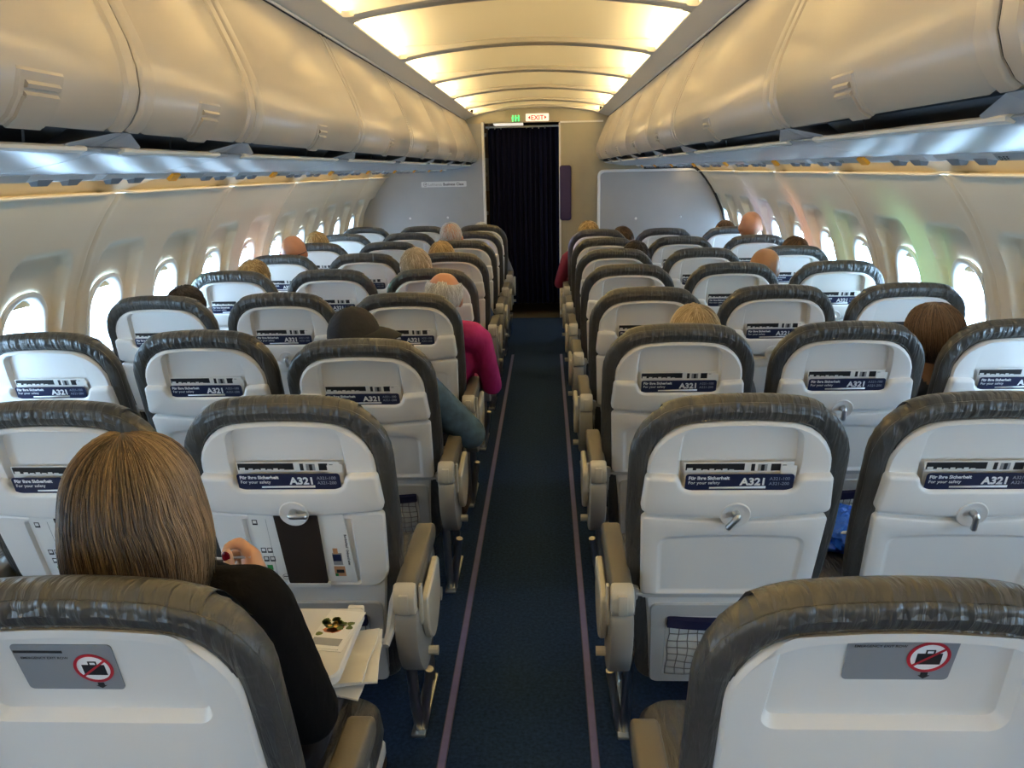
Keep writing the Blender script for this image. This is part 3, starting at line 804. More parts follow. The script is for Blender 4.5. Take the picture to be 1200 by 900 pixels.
def recline_matrix(ang):
    piv = Vector((0, .20, .42))
    return Matrix.Translation(piv) @ Matrix.Rotation(ang, 4, 'X') @ Matrix.Translation(-piv)
ROWN = ['nearest', 'second', 'third', 'fourth', 'fifth', 'sixth', 'seventh', 'eighth', 'ninth']
ZROW0, PITCHROW = .793, .762
COLX = {1: .489, 2: .998, 3: 1.506}
POS = {1: 'aisle seat', 2: 'middle seat', 3: 'window seat'}
occ_note = {}
def seat_desc(c, k):
    return '%s %s, %s row from camera' % ('left' if c < 0 else 'right', POS[abs(c)], ROWN[k])
toggle_rnd = random.Random(4)
def seat(c, k, tray='closed', recline=0.0, dx=0.0, note='', toggle=None):
    s = 1 if c > 0 else -1
    lab = 'grey leather %s%s' % (seat_desc(c, k), note)
    root = empty('passenger_seat', (s*COLX[abs(c)] + dx, ZROW0 + PITCHROW*k, 0), lab, 'airplane seat', 'rows of grey leather airplane seats')
    R = recline_matrix(recline) if recline else None
    def bp(name, me, parent=root, label=None):
        o = link(name, me, parent)
        if R and parent is root: o.matrix_local = R
        if label: o['label'] = label
        return o
    bp('backrest', me_backrest((k*3 + c) % 4)); bp('headrest_flap', me_flap())
    if k == 0:
        bp('back_shell', me_shell('placard'), label='white plastic back shell')
    else:
        bp('back_shell', me_shell('pocket'), label='white plastic back shell')
        pk = bp('literature_pocket', me_pocket(), label='white pocket rim'); d = bp('latch_dish', me_dish(), pk)
        bp('latch_toggle', me_toggle(toggle if toggle is not None else toggle_rnd.choice([-8, 0, 4, 10, 0])), pk, 'chrome table latch')
        if tray == 'closed':
            bp('tray_table', me_tray(), label='white folded tray table'); bp('tray_bar', me_bar())
        else:
            rc = bp('table_recess', me_openboard()); bp('felt_panel', me_felt(), rc, 'dark brown felt panel')
            tt = link('tray_table', me_opentray(), root); tt['label'] = 'cream tray table folded down'
        for q in (-1, 1): bp('tray_arm', me_trayarm(q, tray != 'closed'))
        lp = bp('lower_panel', me_lowframe()); nt = bp('net_pocket', me_net(), lp); bp('pocket_lining', me_lining(), lp); bp('pocket_band', me_band(), lp, 'navy elastic band of the net')
    link('seat_cushion', me_cushion(), root); link('seat_pan', me_pan(), root)
    sides = [-s]                                   # armrest on the aisle-facing side
    if abs(c) == 3: sides.append(s)
    if (c, k) == (2, 1): sides = []            # this armrest is folded up out of sight
    for q in sides:
        x = q*(.245 if abs(c) == 1 else .2525)
        if q == s: x = q*.2495
        a = link('armrest', me_armpad(x), root); link('armrest_body', me_armbody(x), a); link('end_cap', me_armcap(x), a)
        if abs(c) == 1:
            link('armrest_fairing', me_fairing(x), root); link('side_lid', me_sidelid(x, q), root)
    if abs(c) == 1: link('leg', me_leg(-s*.205, -s), root)
    elif abs(c) == 3: link('leg', me_leg(s*.10, s), root)
    root['_R'] = 1 if R else 0
    return root, R

# printed matter in the pockets
@cached
def me_card():
    b = MB(); P = rpoly([(-.114, .1755, .007), (.116, .1755, .007), (.116, .226, .004), (-.114, .226, .004)], 4)
    b.loft([[B(x, t, n) for x, t in P] for n in (.034, .0352)]); return b.mesh('safety_card', M_cardnavy, 40)
@cached
def me_cardtext():
    b = MB()
    def tx(s, size, x, t, bold, mi):
        v, f = text_mb(s, size, bold); b.add([B(x + p[0], t - p[1], .0354 + p[2]) for p in v], f, mi)
    tx('F\u00fcr Ihre Sicherheit', .0115, -.108, .1885, .0004, 0); tx('For your safety', .0110, -.108, .2005, 0, 0)
    tx('A321', .0255, .003, .203, .0009, 0)
    tx('A321-100', .0108, .064, .1905, 0, 1); tx('A321-200', .0108, .064, .2035, 0, 1)
    b.loft([[B(x, t, n) for x, t in ((-.062, .2085), (.058, .2065), (.058, .2125), (-.062, .2125))] for n in (.0353, .0357)], mi=0)
    return b.mesh('lettering', [M_print, M_printg], 0)
@cached
def me_leaf():
    b = MB(); P = rpoly([(-.116, .1555, .001), (.115, .1535, .001), (.115, .226, .001), (-.114, .226, .001)], 2)
    b.loft([[B(x, t, n) for x, t in P] for n in (.020, .0212)], mi=0)
    def q(x0, x1, t0, t1, mi, n=.0215): b.loft([[B(x, t, m_) for x, t in ((x0, t0), (x1, t0), (x1, t1), (x0, t1))] for m_ in (.0212, n)], mi=mi)
    q(-.113, .012, .157, .174, 1); q(-.110, -.098, .168, .176, 0, .0218)
    for i in range(6): q(-.09 + i*.014, -.080 + i*.014, .170 + .002*(i % 2), .177, 0, .0218)
    q(.026, .034, .158, .176, 1); q(.040, .060, .159, .176, 2); q(.047, .054, .160, .176, 1, .0218); q(.068, .088, .158, .176, 1); q(.092, .100, .160, .176, 2)
    b.loft([[B(x, t, n) for x, t in ((.088, .160), (.121, .159), (.122, .226), (.088, .226))] for n in (.0255, .0262)], mi=0)
    return b.mesh('leaflet', [M_paper, M_black, M_paperg], 40)
@cached
def me_magazine(side):
    """white catalogue standing half hidden beside the felt panel"""
    b = MB(); x0, x1 = (-.112, -.042) if side < 0 else (.046, .118)
    P = rpoly([(x0, .286, .003), (x1, .286, .003), (x1 - .004, .486, .004), (x0 + .012, .486, .004)] if side < 0 else [(x0, .286, .003), (x1 - .01, .286, .003), (x1, .490, .004), (x0, .486, .004)], 3)
    b.loft([[B(x, t, n) for x, t in P] for n in (.030, .035)], mi=0)
    def q(x, t, w_, h, mi, n=.0354): b.loft([[B(x + a*w_, t + c_*h, m_) for a, c_ in ((0, 0), (1, 0), (1, 1), (0, 1))] for m_ in (.035, n)], mi=mi)
    if side < 0:
        for x, t in ((-.104, .302), (-.098, .384), (-.083, .384), (-.096, .410), (-.081, .410)): q(x, t, .012, .015, 1); q(x + .002, t + .002, .008, .008, 0, .0358)
        q(-.092, .436, .013, .015, 3)
        q(-.072, .30, .0007, .18, 2)
        rr = [[B(-.052 + r*cos(2*pi*i/20), .472 + r*sin(2*pi*i/20), .0355) for i in range(20)] for r in (.0085, .0075)]
        b.loft(rr, False, False, mi=1); q(-.058, .470, .011, .0025, 1)
    else:
        q(.068, .400, .022, .036, 2); q(.071, .386, .011, .016, 5, .0357); q(.068, .404, .020, .020, 4, .0358); q(.067, .440, .026, .030, 5); q(.072, .450, .018, .010, 1, .0358); q(.068, .462, .007, .008, 3, .0358)
        v, f = text_mb('Bordverkauf  Onboard sales', .008, .0002); b.add([B(.103 + p[1], .345 + p[0], .0354) for p in v], f, 1)
    return b.mesh('catalogue', [M_paper, M_black, M_paperg, M_green, M_cardnavy, mat('skin tone print', (.55, .27, .13), .6)], 40)
def in_pocket(name, me, root, R, lab, cat, group, child=None):
    o = link(name, me)
    o.matrix_world = Matrix.Translation(root.location) @ (R if R else Matrix.Identity(4))
    tag(o, lab, cat, group)
    if child:
        ch = link(child[0], child[1], o)
    return o

# each seat of the cabin
RECLINE = {(-1, 2): radians(5.5), (-1, 3): radians(1.6), (-1, 4): radians(1.2), (-3, 3): radians(1.0), (2, 5): radians(.8), (-1, 5): radians(1), (-1, 1): radians(-1)}
DX = {(1, 1): .004}
TOG = {(1, 1): -32, (-1, 1): 90, (-2, 1): 90, (2, 1): 4, (2, 2): 2}
for c in (-3, -2, -1, 1, 2, 3):
    for k in range(9 if c < 0 else 8):
        if k == 0 and abs(c) > 1: continue        # outside the picture
        op = 'open' if (c, k) in ((-1, 1), (-2, 1)) else 'closed'
        note = ''
        if k == 0: note = ' with a plain back and placard'
        elif op == 'open': note = ', its table folded down'
        root, R = seat(c, k, op, RECLINE.get((c, k), 0), DX.get((c, k), 0), note, TOG.get((c, k)))
        if k >= 1 and k <= 6:
            sd = seat_desc(c, k)
            in_pocket('safety_card', me_card(), root, R, 'navy safety card in pocket of ' + sd, 'safety card', 'navy safety cards in the seat pockets', ('lettering', me_cardtext()))
            in_pocket('leaflet', me_leaf(), root, R, 'black and white leaflet in pocket of ' + sd, 'leaflet', 'leaflets behind the safety cards')
        if op == 'open':
            if c == -1: w1, w2 = 'left of the dark felt panel before the woman', 'right of the dark felt panel before the woman'
            else: w1, w2 = 'beside the felt panel at the left edge of the photo', None
            in_pocket('catalogue', me_magazine(-1), root, R, 'white catalogue with small icons ' + w1, 'catalogue', 'white catalogues behind the folded tables')
            if w2: in_pocket('catalogue', me_magazine(1), root, R, 'white catalogue with a printed photo, ' + w2, 'catalogue', 'white catalogues behind the folded tables')
        if k == 0:
            # placard of the exit row
            b = MB(); xo = .006 if c > 0 else -.026; N0 = .0075
            P = rpoly([(-.064, .062 if c > 0 else .090, .006), (.064, .062 if c > 0 else .090, .006), (.062, .141 if c > 0 else .169, .006), (-.062, .141 if c > 0 else .169, .006)], 4)
            b.loft([[B(xo + x, t, n) for x, t in P] for n in (N0 - .001, N0 + .001)])
            pl = b.build('placard', M_sticker, loc=root.location); tag(pl, 'grey no-luggage placard on the seat back in front of the camera, %s of the aisle' % ('right' if c > 0 else 'left'), 'sign', 'exit row placards on the nearest seat backs')
            ty = .070 if c > 0 else .098
            b = MB()
            def circ(R_, n_, m=32): return [B(xo + .032 + R_*cos(2*pi*i/m), ty + .032 + R_*sin(2*pi*i/m), n_) for i in range(m)]
            b.loft([circ(.0228, N0 + .001), circ(.0228, N0 + .0016)], mi=0)
            b.loft([circ(.0248, N0 + .0014), circ(.0248, N0 + .0022), circ(.0210, N0 + .0022), circ(.0210, N0 + .0014)], False, False, mi=1)
            def pq(pts, mi, n_): b.loft([[B(xo - .004 + x, t, m_) for x, t in pts] for m_ in (N0 + .001, n_)], mi=mi)
            pq([(.022, ty + .026), (.051, ty + .026), (.051, ty + .044), (.022, ty + .044)], 2, N0 + .0019)
            pq([(.031, ty + .020), (.042, ty + .020), (.042, ty + .022), (.031, ty + .022)], 2, N0 + .0019); pq([(.031, ty + .020), (.033, ty + .020), (.033, ty + .027), (.031, ty + .027)], 2, N0 + .0019); pq([(.040, ty + .020), (.042, ty + .020), (.042, ty + .027), (.040, ty + .027)], 2, N0 + .0019)
            pq([(.0535, ty + .0165), (.0555, ty + .0185), (.0195, ty + .0480), (.0175, ty + .0460)], 1, N0 + .0023)
            pq([(.033, ty + .0585), (.041, ty + .0585), (.041, ty + .0635), (.0435, ty + .0635), (.037, ty + .0685), (.0305, ty + .0635), (.033, ty + .0635)], 2, N0 + .0016)
            pq([(-.058, ty + .002), (.004, ty + .002), (.004, ty + .006), (-.058, ty + .006)], 2, N0 + .0014)
            v, f = text_mb('EMERGENCY EXIT ROW', .0056, .0001); b.add([B(xo - .056 + p[0], ty + .0165 - p[1], N0 + .0012) for p in v], f, 2)
            b.build('lettering', [M_print, M_red, M_black], pl)

# service panels under the bins: amber tag, row letters, reading lights, air vents
def service_unit(sg, y, lab, letters):
    root = empty('service_unit', (sg*.90, y, 1.52), lab, 'service panel', 'service panels under the bins')
    S = lambda x, yy, z: (sg*(x - .90), yy, z - 1.52)
    b = MB(); prof = [(.866, 1.5285), (.880, 1.5175), (.90, 1.5150), (1.30, 1.5165), (1.36, 1.5285)]
    b.loft([[S(x, q, z) for x, z in prof] for q in (-.36, .36)]); b.build('panel', M_white, root)
    nx, nz = -.694, -.72
    def face(u, h): return (.868 + .014*u - .0005*0 + nx*h*.5, 1.5285 - .0135*u + nz*h*.5)
    b = MB()
    def chip(bb, y0, y1, u0, u1, h, mi=0):
        a, c_ = face(u0, 0), face(u1, 0); d, e = face(u0, h), face(u1, h)
        bb.loft([[S(p[0], yy, p[1]) for p in (a, c_, e, d)] for yy in (y0, y1)], mi=mi)
    chip(b, -.06, -.02, -.1, 1.0, .016); b.build('row_tag', M_amber, root)
    b = MB(); chip(b, -.018, .14, .05, .95, .003); pl = b.build('letter_plate', M_grey, root)
    b = MB()
    v, f = text_mb(letters, .013, .0004)
    for p in [v]:
        pts = []
        for q in p:
            u = .88 - q[1]/.0195; xx, zz = face(u, .004); pts.append(S(xx, .01 + q[0] if sg < 0 else .13 - q[0], zz))
        b.add(pts, f, 0)
    b.build('lettering', M_black, pl)
    for yy in (-.30, -.20, .20, .30):
        b = MB(); a = S(*[face(.5, .002)[0], yy, face(.5, 0)[1]])
        b.loft([[S(.872, yy - .030, 1.5265), S(.872, yy + .030, 1.5265), S(.888, yy + .016, 1.507), S(.888, yy - .016, 1.507)], [S(.90, yy - .03, 1.5265), S(.90, yy + .03, 1.5265), S(.90, yy + .016, 1.507), S(.90, yy - .016, 1.507)]])
        b.build('air_vent' if abs(yy) < .25 else 'reading_light', M_sticker, root)
for sg, n in ((-1, 9), (1, 8)):
    for k in range(-1, n):
        y = ZROW0 + PITCHROW*k + .52
        service_unit(sg, y, 'slim white service panel with amber tag, %s side, %s' % ('left' if sg < 0 else 'right', ('over the %s row' % ROWN[k]) if k >= 0 else 'over the row behind the camera'), 'A B C' if sg < 0 else 'D E F')

# ------------------------------------------------------------------ passengers
def hair_mat(name, c1, c2):
    m = bpy.data.materials.new(name); m.use_nodes = True; nt = m.node_tree; p = nt.nodes['Principled BSDF']
    at = nt.nodes.new('ShaderNodeAttribute'); at.attribute_name = 'rnd'
    r = nt.nodes.new('ShaderNodeValToRGB'); r.color_ramp.elements[0].color = (*c1, 1); r.color_ramp.elements[1].color = (*c2, 1)
    nt.links.new(at.outputs['Fac'], r.inputs[0]); nt.links.new(r.outputs[0], p.inputs['Base Color'])
    p.inputs['Roughness'].default_value = .42; p.inputs['Specular IOR Level'].default_value = .4
    return m
def skin_mat(name, c):
    m = mat(name, c, .48, noise=(22, .07)); p = m.node_tree.nodes['Principled BSDF']
    p.inputs['Subsurface Weight'].default_value = .08; p.inputs['Subsurface Radius'].default_value = (.01, .004, .002); return m
M_skin = skin_mat('skin', (.54, .29, .17)); M_skinpink = skin_mat('pink skin', (.54, .25, .14)); M_skintan = skin_mat('tan skin', (.40, .19, .08))
H = {k: hair_mat(k + ' hair', *v) for k, v in {
    'brunette': ((.020, .013, .008), (.36, .25, .14)), 'chestnut': ((.05, .028, .014), (.23, .14, .075)), 'blond': ((.25, .16, .06), (.66, .50, .26)), 'white': ((.45, .42, .38), (.80, .78, .74)),
    'greyblond': ((.28, .21, .13), (.68, .58, .44)), 'dark': ((.012, .008, .006), (.06, .038, .022)), 'brown': ((.035, .018, .008), (.20, .11, .05)), 'ash': ((.22, .16, .09), (.60, .49, .32))}.items()}
CL = {'black': mat('black velvet', (.0035, .0035, .004), .9, spec=.12, bump=((60, 60, 25), .35, .006)), 'denim': mat('blue denim', (.055, .115, .20), .85, noise=(26, .35), bump=((160, 160, 160), .3, .002)),
      'magenta': mat('magenta knit', (.33, .008, .14), .8, noise=(12, .15), bump=((30, 30, 14), .4, .01)), 'red': mat('red cloth', (.30, .02, .02), .8), 'wine': mat('wine cloth', (.20, .015, .04), .8),
      'grey': mat('grey cloth', (.15, .15, .16), .85), 'beige': mat('beige cloth', (.42, .36, .27), .85), 'blue': mat('blue cloth', (.05, .09, .2), .85), 'white': mat('pale cloth', (.6, .6, .58), .85)}
M_trouser = mat('dark trousers', (.02, .021, .026), .85); M_shoe = mat('brown shoe leather', (.05, .026, .014), .5)
M_eye = mat('eye white', (.7, .7, .68), .3); M_lip = mat('lips', (.45, .14, .12), .5); M_nail = mat('dark red nail varnish', (.16, .004, .012), .2, coat=.5)

class Body:
    """overlapping solids that are fused into one skin; each face takes the material of its nearest solid"""
    def __init__(s): s.mb = MB(); s.caps = []
    def limb(s, a, b_, ra, rb, m, n=12, steps=5):
        a, b_ = Vector(a), Vector(b_)
        pts = [a.lerp(b_, i/steps) for i in range(steps + 1)]; rs = [lerp(ra, rb, i/steps) for i in range(steps + 1)]
        s.mb.tube(pts, rs, n); s.mb.ball(a, ra, 7); s.mb.ball(b_, rb, 7); s.caps.append((a, b_, ra, rb, m))
    def blob(s, c, r, m):
        s.mb.ball(c, r, 9); c = Vector(c); s.caps.append((c, c, min(r), min(r), m))
    def chain(s, pts, rs, m):
        for i in range(len(pts) - 1): s.limb(pts[i], pts[i+1], rs[i], rs[i+1], m, 8, 2)
    def fuse(s, voxel, mats, sm=5):
        me = s.mb.mesh('t', [mats[0]], 0); o = bpy.data.objects.new('t', me); COL.objects.link(o)
        md = o.modifiers.new('r', 'REMESH'); md.mode = 'VOXEL'; md.voxel_size = voxel
        m2 = o.modifiers.new('s', 'SMOOTH'); m2.factor = .5; m2.iterations = sm
        dg = bpy.context.evaluated_depsgraph_get(); dg.update()
        res = bpy.data.meshes.new_from_object(o.evaluated_get(dg)); bpy.data.objects.remove(o); bpy.data.meshes.remove(me)
        res.materials.clear()
        for m in mats: res.materials.append(m)
        cp = [(a, b_ - a, (b_ - a).length_squared, ra, rb, m) for a, b_, ra, rb, m in s.caps]
        idx = []
        for p in res.polygons:
            c = p.center; best = 9; bm_ = 0
            for a, d, l2, ra, rb, m in cp:
                t = max(0, min(1, (c - a).dot(d)/l2)) if l2 > 1e-9 else 0
                q = (c - a - d*t).length - lerp(ra, rb, t)
                if q < best: best = q; bm_ = m
            idx.append(bm_)
        res.polygons.foreach_set('material_index', idx); res.polygons.foreach_set('use_smooth', [True]*len(idx)); res.update()
        return res
def head_solids(B_, c, lipm=0, eyem=0):
    x, y, z = c
    B_.blob((x, y - .008, z + .022), (.074, .094, .088), 0); B_.blob((x, y + .030, z - .042), (.056, .062, .070), 0)
    B_.blob((x, y + .050, z - .082), (.030, .032, .028), 0); B_.blob((x, y + .060, z + .008), (.058, .028, .022), 0)
    B_.limb((x, y + .088, z + .004), (x, y + .110, z - .030), .010, .014, 0, 8, 2)
    for s in (-1, 1):
        B_.blob((x + s*.076, y - .004, z - .008), (.010, .020, .031), 0); B_.blob((x + s*.036, y + .068, z - .030), (.026, .022, .024), 0)
        B_.blob((x + s*.031, y + .079, z + .000), (.012, .009, .009), eyem)
    B_.blob((x, y + .086, z - .055), (.022, .010, .008), lipm)
def hand_solids(B_, w_, d, up_, side, m, curl=.5):
    """palm and five separate fingers; w_ wrist, d towards the fingers, up_ back of the hand, side towards the thumb"""
    w_, d, up_, side = Vector(w_), Vector(d).normalized(), Vector(up_).normalized(), Vector(side).normalized()
    pal = w_ + d*.05
    for t in (-.026, -.009, .009, .026): B_.limb(w_ + d*.008 + side*t*.6, w_ + d*.082 + side*t, .017, .0135, m, 8, 2)
    for t, L in ((.030, .070), (.010, .080), (-.010, .073), (-.030, .056)):
        k = w_ + d*.086 + side*t; dd = (d - up_*curl*.5).normalized(); d2 = (d*.6 - up_*curl*1.6).normalized()
        B_.chain([k, k + dd*L*.45, k + dd*L*.45 + d2*L*.55], [.0105, .0098, .0085], m)
    k = w_ + d*.025 + side*.026
    B_.chain([k, k + (side*.8 + d*.6).normalized()*.034, k + (side*.8 + d*.6).normalized()*.034 + (d - up_*.3).normalized()*.030], [.013, .0115, .0095], m)
def seated_body(T, top, skin, out=0, trouser=None, voxel=.0105):
    Bd = Body(); hc = (0, .195, T - .112); sh = min(.90, T - .255)
    head_solids(Bd, hc, 4, 5)
    Bd.limb((0, .215, sh + .0), (0, .195, T - .16), .058, .050, 0)
    Bd.blob((0, .385, .560), (.165, .125, .105), 2); Bd.blob((0, .345, .64), (.150, .112, .12), 1); Bd.blob((0, .285, sh - .13), (.168, .112, .155), 1)
    Bd.limb((-.125, .235, sh - .02), (.125, .235, sh - .02), .068, .068, 1)
    for s in (-1, 1):
        S = (s*.165, .24, sh - .035)
        o_ = out if s > 0 else 0; E_ = (s*.232 + o_, .32, max(.60, sh - .29) - o_*.5) ; W = (s*.115, .545, .615)
        Bd.limb(S, E_, .056 + o_*.08, .047 + o_*.15, 1); Bd.limb(E_, W, .045 + o_*.15, .033, 1)
        hand_solids(Bd, (W[0] - s*.005, W[1] + .02, W[2]), (-s*.35, .9, -.12), (0, .1, 1), (-s, -.2, 0), 0)
        Bd.limb((s*.095, .40, .545), (s*.105, .77, .565), .083, .062, 2); Bd.limb((s*.105, .77, .565), (s*.105, .80, .12), .058, .043, 2)
        Bd.limb((s*.105, .79, .055), (s*.115, .97, .040), .043, .036, 3)
    return Bd.fuse(voxel, [skin, top, trouser or M_trouser, M_shoe, M_lip, M_eye]), Vector(hc)
def tilt_matrix(loc, dx, dy, lean):
    piv = Vector((0, .36, .50))
    return Matrix.Translation(Vector(loc) + Vector((dx, dy, 0))) @ Matrix.Translation(piv) @ Matrix.Rotation(lean, 4, 'Y') @ Matrix.Translation(-piv)
def fib(n):
    g = pi*(3 - sqrt(5)); out = []
    for i in range(n):
        z = 1 - 2*(i + .5)/n; r = sqrt(1 - z*z); out.append(Vector((r*cos(g*i), r*sin(g*i), z)))
    return out
def scalp(p, low=-.32):
    """True where hair grows: not on the face, not below the nape"""
    if p.y > .25: return p.z > .42 + (p.y - .25)*.55
    return p.z > low + max(0, p.y)*1.6 + .10*max(0, p.y + .6)
SK = Vector((0, -.010, .024)); SR = (.0775, .0975, .0925)
def hair(root, c, material, n=420, length=.05, rad=.0018, low=-.32, bald=None, seed=1, lift=.05, crown=(0, -.38, .92), hang=None, curly=0, name='hair', frizz=.25, shell=True):
    rnd = random.Random(seed); b = MB(); att = []; c = c + SK; K = Vector(crown).normalized()
    ok = lambda p: scalp(p, low) and not (bald and bald(p))
    # the mass of hair next to the scalp
    nu, nv = 40, 24
    def P(p, k): return c + Vector((p.x*SR[0]*k, p.y*SR[1]*k, p.z*SR[2]*k))
    grid = {}
    for j in range(nv + 1):
        for i in range(nu):
            th = pi*j/nv; ph = 2*pi*i/nu; p = Vector((sin(th)*cos(ph), sin(th)*sin(ph), cos(th))); grid[i, j] = p
    vi = {}
    for j in range(nv):
        for i in range(nu):
            q = [(i, j), (i, j+1), ((i+1) % nu, j+1), ((i+1) % nu, j)]
            if shell and all(ok(grid[k]) for k in q):
                f = []
                for k in q:
                    if k not in vi: vi[k] = len(b.v); b.v.append(tuple(P(grid[k], 1.0 + lift*.45 + .012*rnd.random()))); att.append(rnd.uniform(.0, .45))
                    f.append(vi[k])
                b.f.append(tuple(f)); b.m.append(0)
    pts = [p for p in fib(int(n*2.4)) if ok(p)]
    for p in pts:
        rr = rnd.random(); steps = 6 if hang is None else 10; ds = length/steps*rnd.uniform(.8, 1.2)/.088
        path = [P(p, 1.0)]; q = p.copy(); ph = rnd.uniform(0, 6.28)
        fl = (q - K); fl = fl - q*fl.dot(q)
        if fl.length < .05: fl = Vector((rnd.uniform(-1, 1), rnd.uniform(-1, 1), 0)); fl -= q*fl.dot(q)
        fl.normalize(); jit = Vector((rnd.gauss(0, frizz), rnd.gauss(0, frizz), rnd.gauss(0, frizz*.5)))
        for k in range(steps):
            t = (k + 1)/steps
            f2 = q - K; f2 -= q*f2.dot(q); f2 = (f2.normalized() if f2.length > .05 else fl) + jit + Vector((0, 0, -.25))
            if curly: f2 += Vector((sin(ph + k*2.2), cos(ph + k*1.9), sin(k*2.6 + ph)))*curly
            f2 -= q*f2.dot(q)
            if f2.length < 1e-4: f2 = fl.copy()
            q = (q + f2.normalized()*ds).normalized()
            if hang is None and not scalp(q, low - .12): break
            path.append(P(q, 1.0 + lift*(.35 + .75*sin(pi*min(1, t*.85))) + rnd.uniform(0, lift*.25)))
        if len(path) < 3: continue
        base = len(b.v); b.tube(path, [rad*(1 if i < len(path)*.6 else .75) if i < len(path) - 1 else rad*.3 for i in range(len(path))], 4)
        att += [rr]*(len(b.v) - base)
    me = b.mesh(name, material, 0)
    at = me.attributes.new('rnd', 'FLOAT', 'POINT'); at.data.foreach_set('value', att)
    return link(name, me, root)

SEATX = lambda c: (1 if c > 0 else -1)*COLX[abs(c)]
def passenger(c, k, T, X, label, top='grey', skin=None, lean=0.0, dy=0.0, yaw=0, trouser=None, out=0, **hk):
    dx = X - SEATX(c) - lean*(T - .6)
    me, hc = seated_body(T, CL[top], skin or M_skin, out, trouser)
    o = link('person', me); o.matrix_world = tilt_matrix((SEATX(c), ZROW0 + PITCHROW*k, 0), dx, dy, lean)
    tag(o, label, 'person', 'passengers')
    if hk.get('hair'): hm = hk.pop('hair'); hair(o, hc, H[hm], **hk)
    return o, hc
crown_bald = lambda a: (lambda p: p.z > a - .25*max(0, -p.y))
passenger(-1, 3, 1.112, -.352, 'person in a magenta top with white hair and bald crown, leaning into the aisle', 'magenta', M_skinpink, lean=.11, hair='white', n=420, length=.028, lift=.035, low=-.45, bald=lambda p: p.z > .50 and p.y > -.75, seed=3)
passenger(-1, 4, 1.135, -.59, 'person with short grey-blond hair and red sleeve, fifth row left of the aisle', 'red', M_skinpink, lean=-.10, hair='greyblond', n=420, length=.045, seed=4)
passenger(-1, 5, 1.100, -.555, 'person with smooth blond hair, sixth row left of the aisle', 'blue', lean=-.06, hair='blond', n=400, length=.07, seed=5, frizz=.1)
passenger(-1, 6, 1.168, -.585, 'person with thin white hair over pink scalp, seventh row left of the aisle', 'grey', M_skinpink, lean=-.08, hair='white', n=420, length=.035, lift=.012, rad=.0011, seed=6, shell=False)
passenger(-1, 8, 1.062, -.495, 'person with pale hair in the last row, beside the curtain', 'grey', hair='white', n=260, length=.04, seed=7)
bo, bh = passenger(-3, 5, 1.160, -1.475, 'bald person with a dark cord behind the head, by the left windows', 'white', M_skinpink)
b = MB(); b.tube([bh + SK + Vector((.080*sin(a), -.100*cos(a), -.012 - .020*cos(a))) for a in [-1.5 + 3.0*i/16 for i in range(17)]], .0022, 6); b.build('glasses_cord', M_black, bo)
passenger(-3, 6, 1.118, -1.545, 'person with blond hair by the left windows, in front of the bald one', 'beige', lean=-.10, hair='blond', n=380, length=.06, seed=8)
passenger(-3, 4, 1.082, -1.45, 'person with curly blond hair barely above a left window seat', 'beige', hair='blond', n=380, length=.05, curly=.8, frizz=.5, lift=.09, seed=9)
passenger(-3, 3, 1.062, -1.47, 'person with dark brown hair barely above a left window seat', 'grey', hair='dark', n=380, length=.05, seed=10)
passenger(1, 7, 1.098, .425, 'person with full blond hair and wine red sleeve beside the aisle, last right row', 'wine', hair='blond', n=420, length=.07, lift=.12, frizz=.35, seed=11)
passenger(2, 7, 1.095, .70, 'person with brown hair in the last right row, behind the blond head', 'grey', lean=-.38, hair='brown', n=260, length=.05, seed=12)
passenger(1, 5, 1.082, .625, 'person with very dark hair between aisle and middle seats, sixth row right', 'grey', lean=.12, hair='dark', n=380, length=.06, lift=.06, seed=13)
passenger(3, 6, 1.205, 1.505, 'person with a shiny bald head by the right windows, far rows', 'grey', M_skinpink)
passenger(3, 7, 1.090, 1.50, 'person with short reddish brown hair in the last right window seat', 'grey', hair='brown', n=300, length=.035, lift=.03, seed=14)
passenger(3, 5, 1.095, 1.575, 'person with straight brown hair just above a right window seat', 'grey', lean=.17, hair='brown', n=380, length=.07, frizz=.1, seed=15)
passenger(2, 4, 1.118, 1.195, 'person with a tan bald head between middle and window seats', 'white', M_skintan, lean=.18)
passenger(1, 2, 1.080, .565, 'person with parted blond hair just above a right aisle seat', 'grey', hair='ash', n=620, length=.09, rad=.0016, frizz=.12, lift=.06, seed=16, crown=(0, -.15, .98))
passenger(3, 2, 1.080, 1.330, 'person with long brown hair slumped between middle and window seats on the right', 'grey', lean=-.16, hair='chestnut', n=1500, length=.20, rad=.0012, frizz=.07, lift=.09, hang=1, low=-.7, seed=17, crown=(.1, .1, .98))
# man in a cap
co, ch = passenger(-1, 2, 1.090, -.552, 'person in a dark cap and blue denim jacket, facing right', 'denim', M_skin, lean=-.14, out=.07, hair='dark', n=300, length=.03, lift=.02, seed=18)
b = MB(); cc = ch + SK; rings = []
for j in range(9):
    th = pi/2*(j/8)**.9; zz = .098*cos(th); r = sin(th)
    rings.append([cc + Vector((.088*max(r, .02)*cos(2*pi*i/32) , .104*max(r, .02)*sin(2*pi*i/32), zz*1.05 - .004 + .003*sin(6*2*pi*i/32)*r)) for i in range(32)])
rings.append([cc + Vector((.086*cos(2*pi*i/32), .102*sin(2*pi*i/32), -.018)) for i in range(32)])
b.loft(rings, True, False); b.ball(cc + Vector((0, 0, .100)), (.008, .008, .005), 5)
cap = b.build('baseball_cap', mat('dark cap cotton', (.008, .009, .013), .9, bump=((40, 40, 40), .5, .006)), co); 
b = MB(); g = []
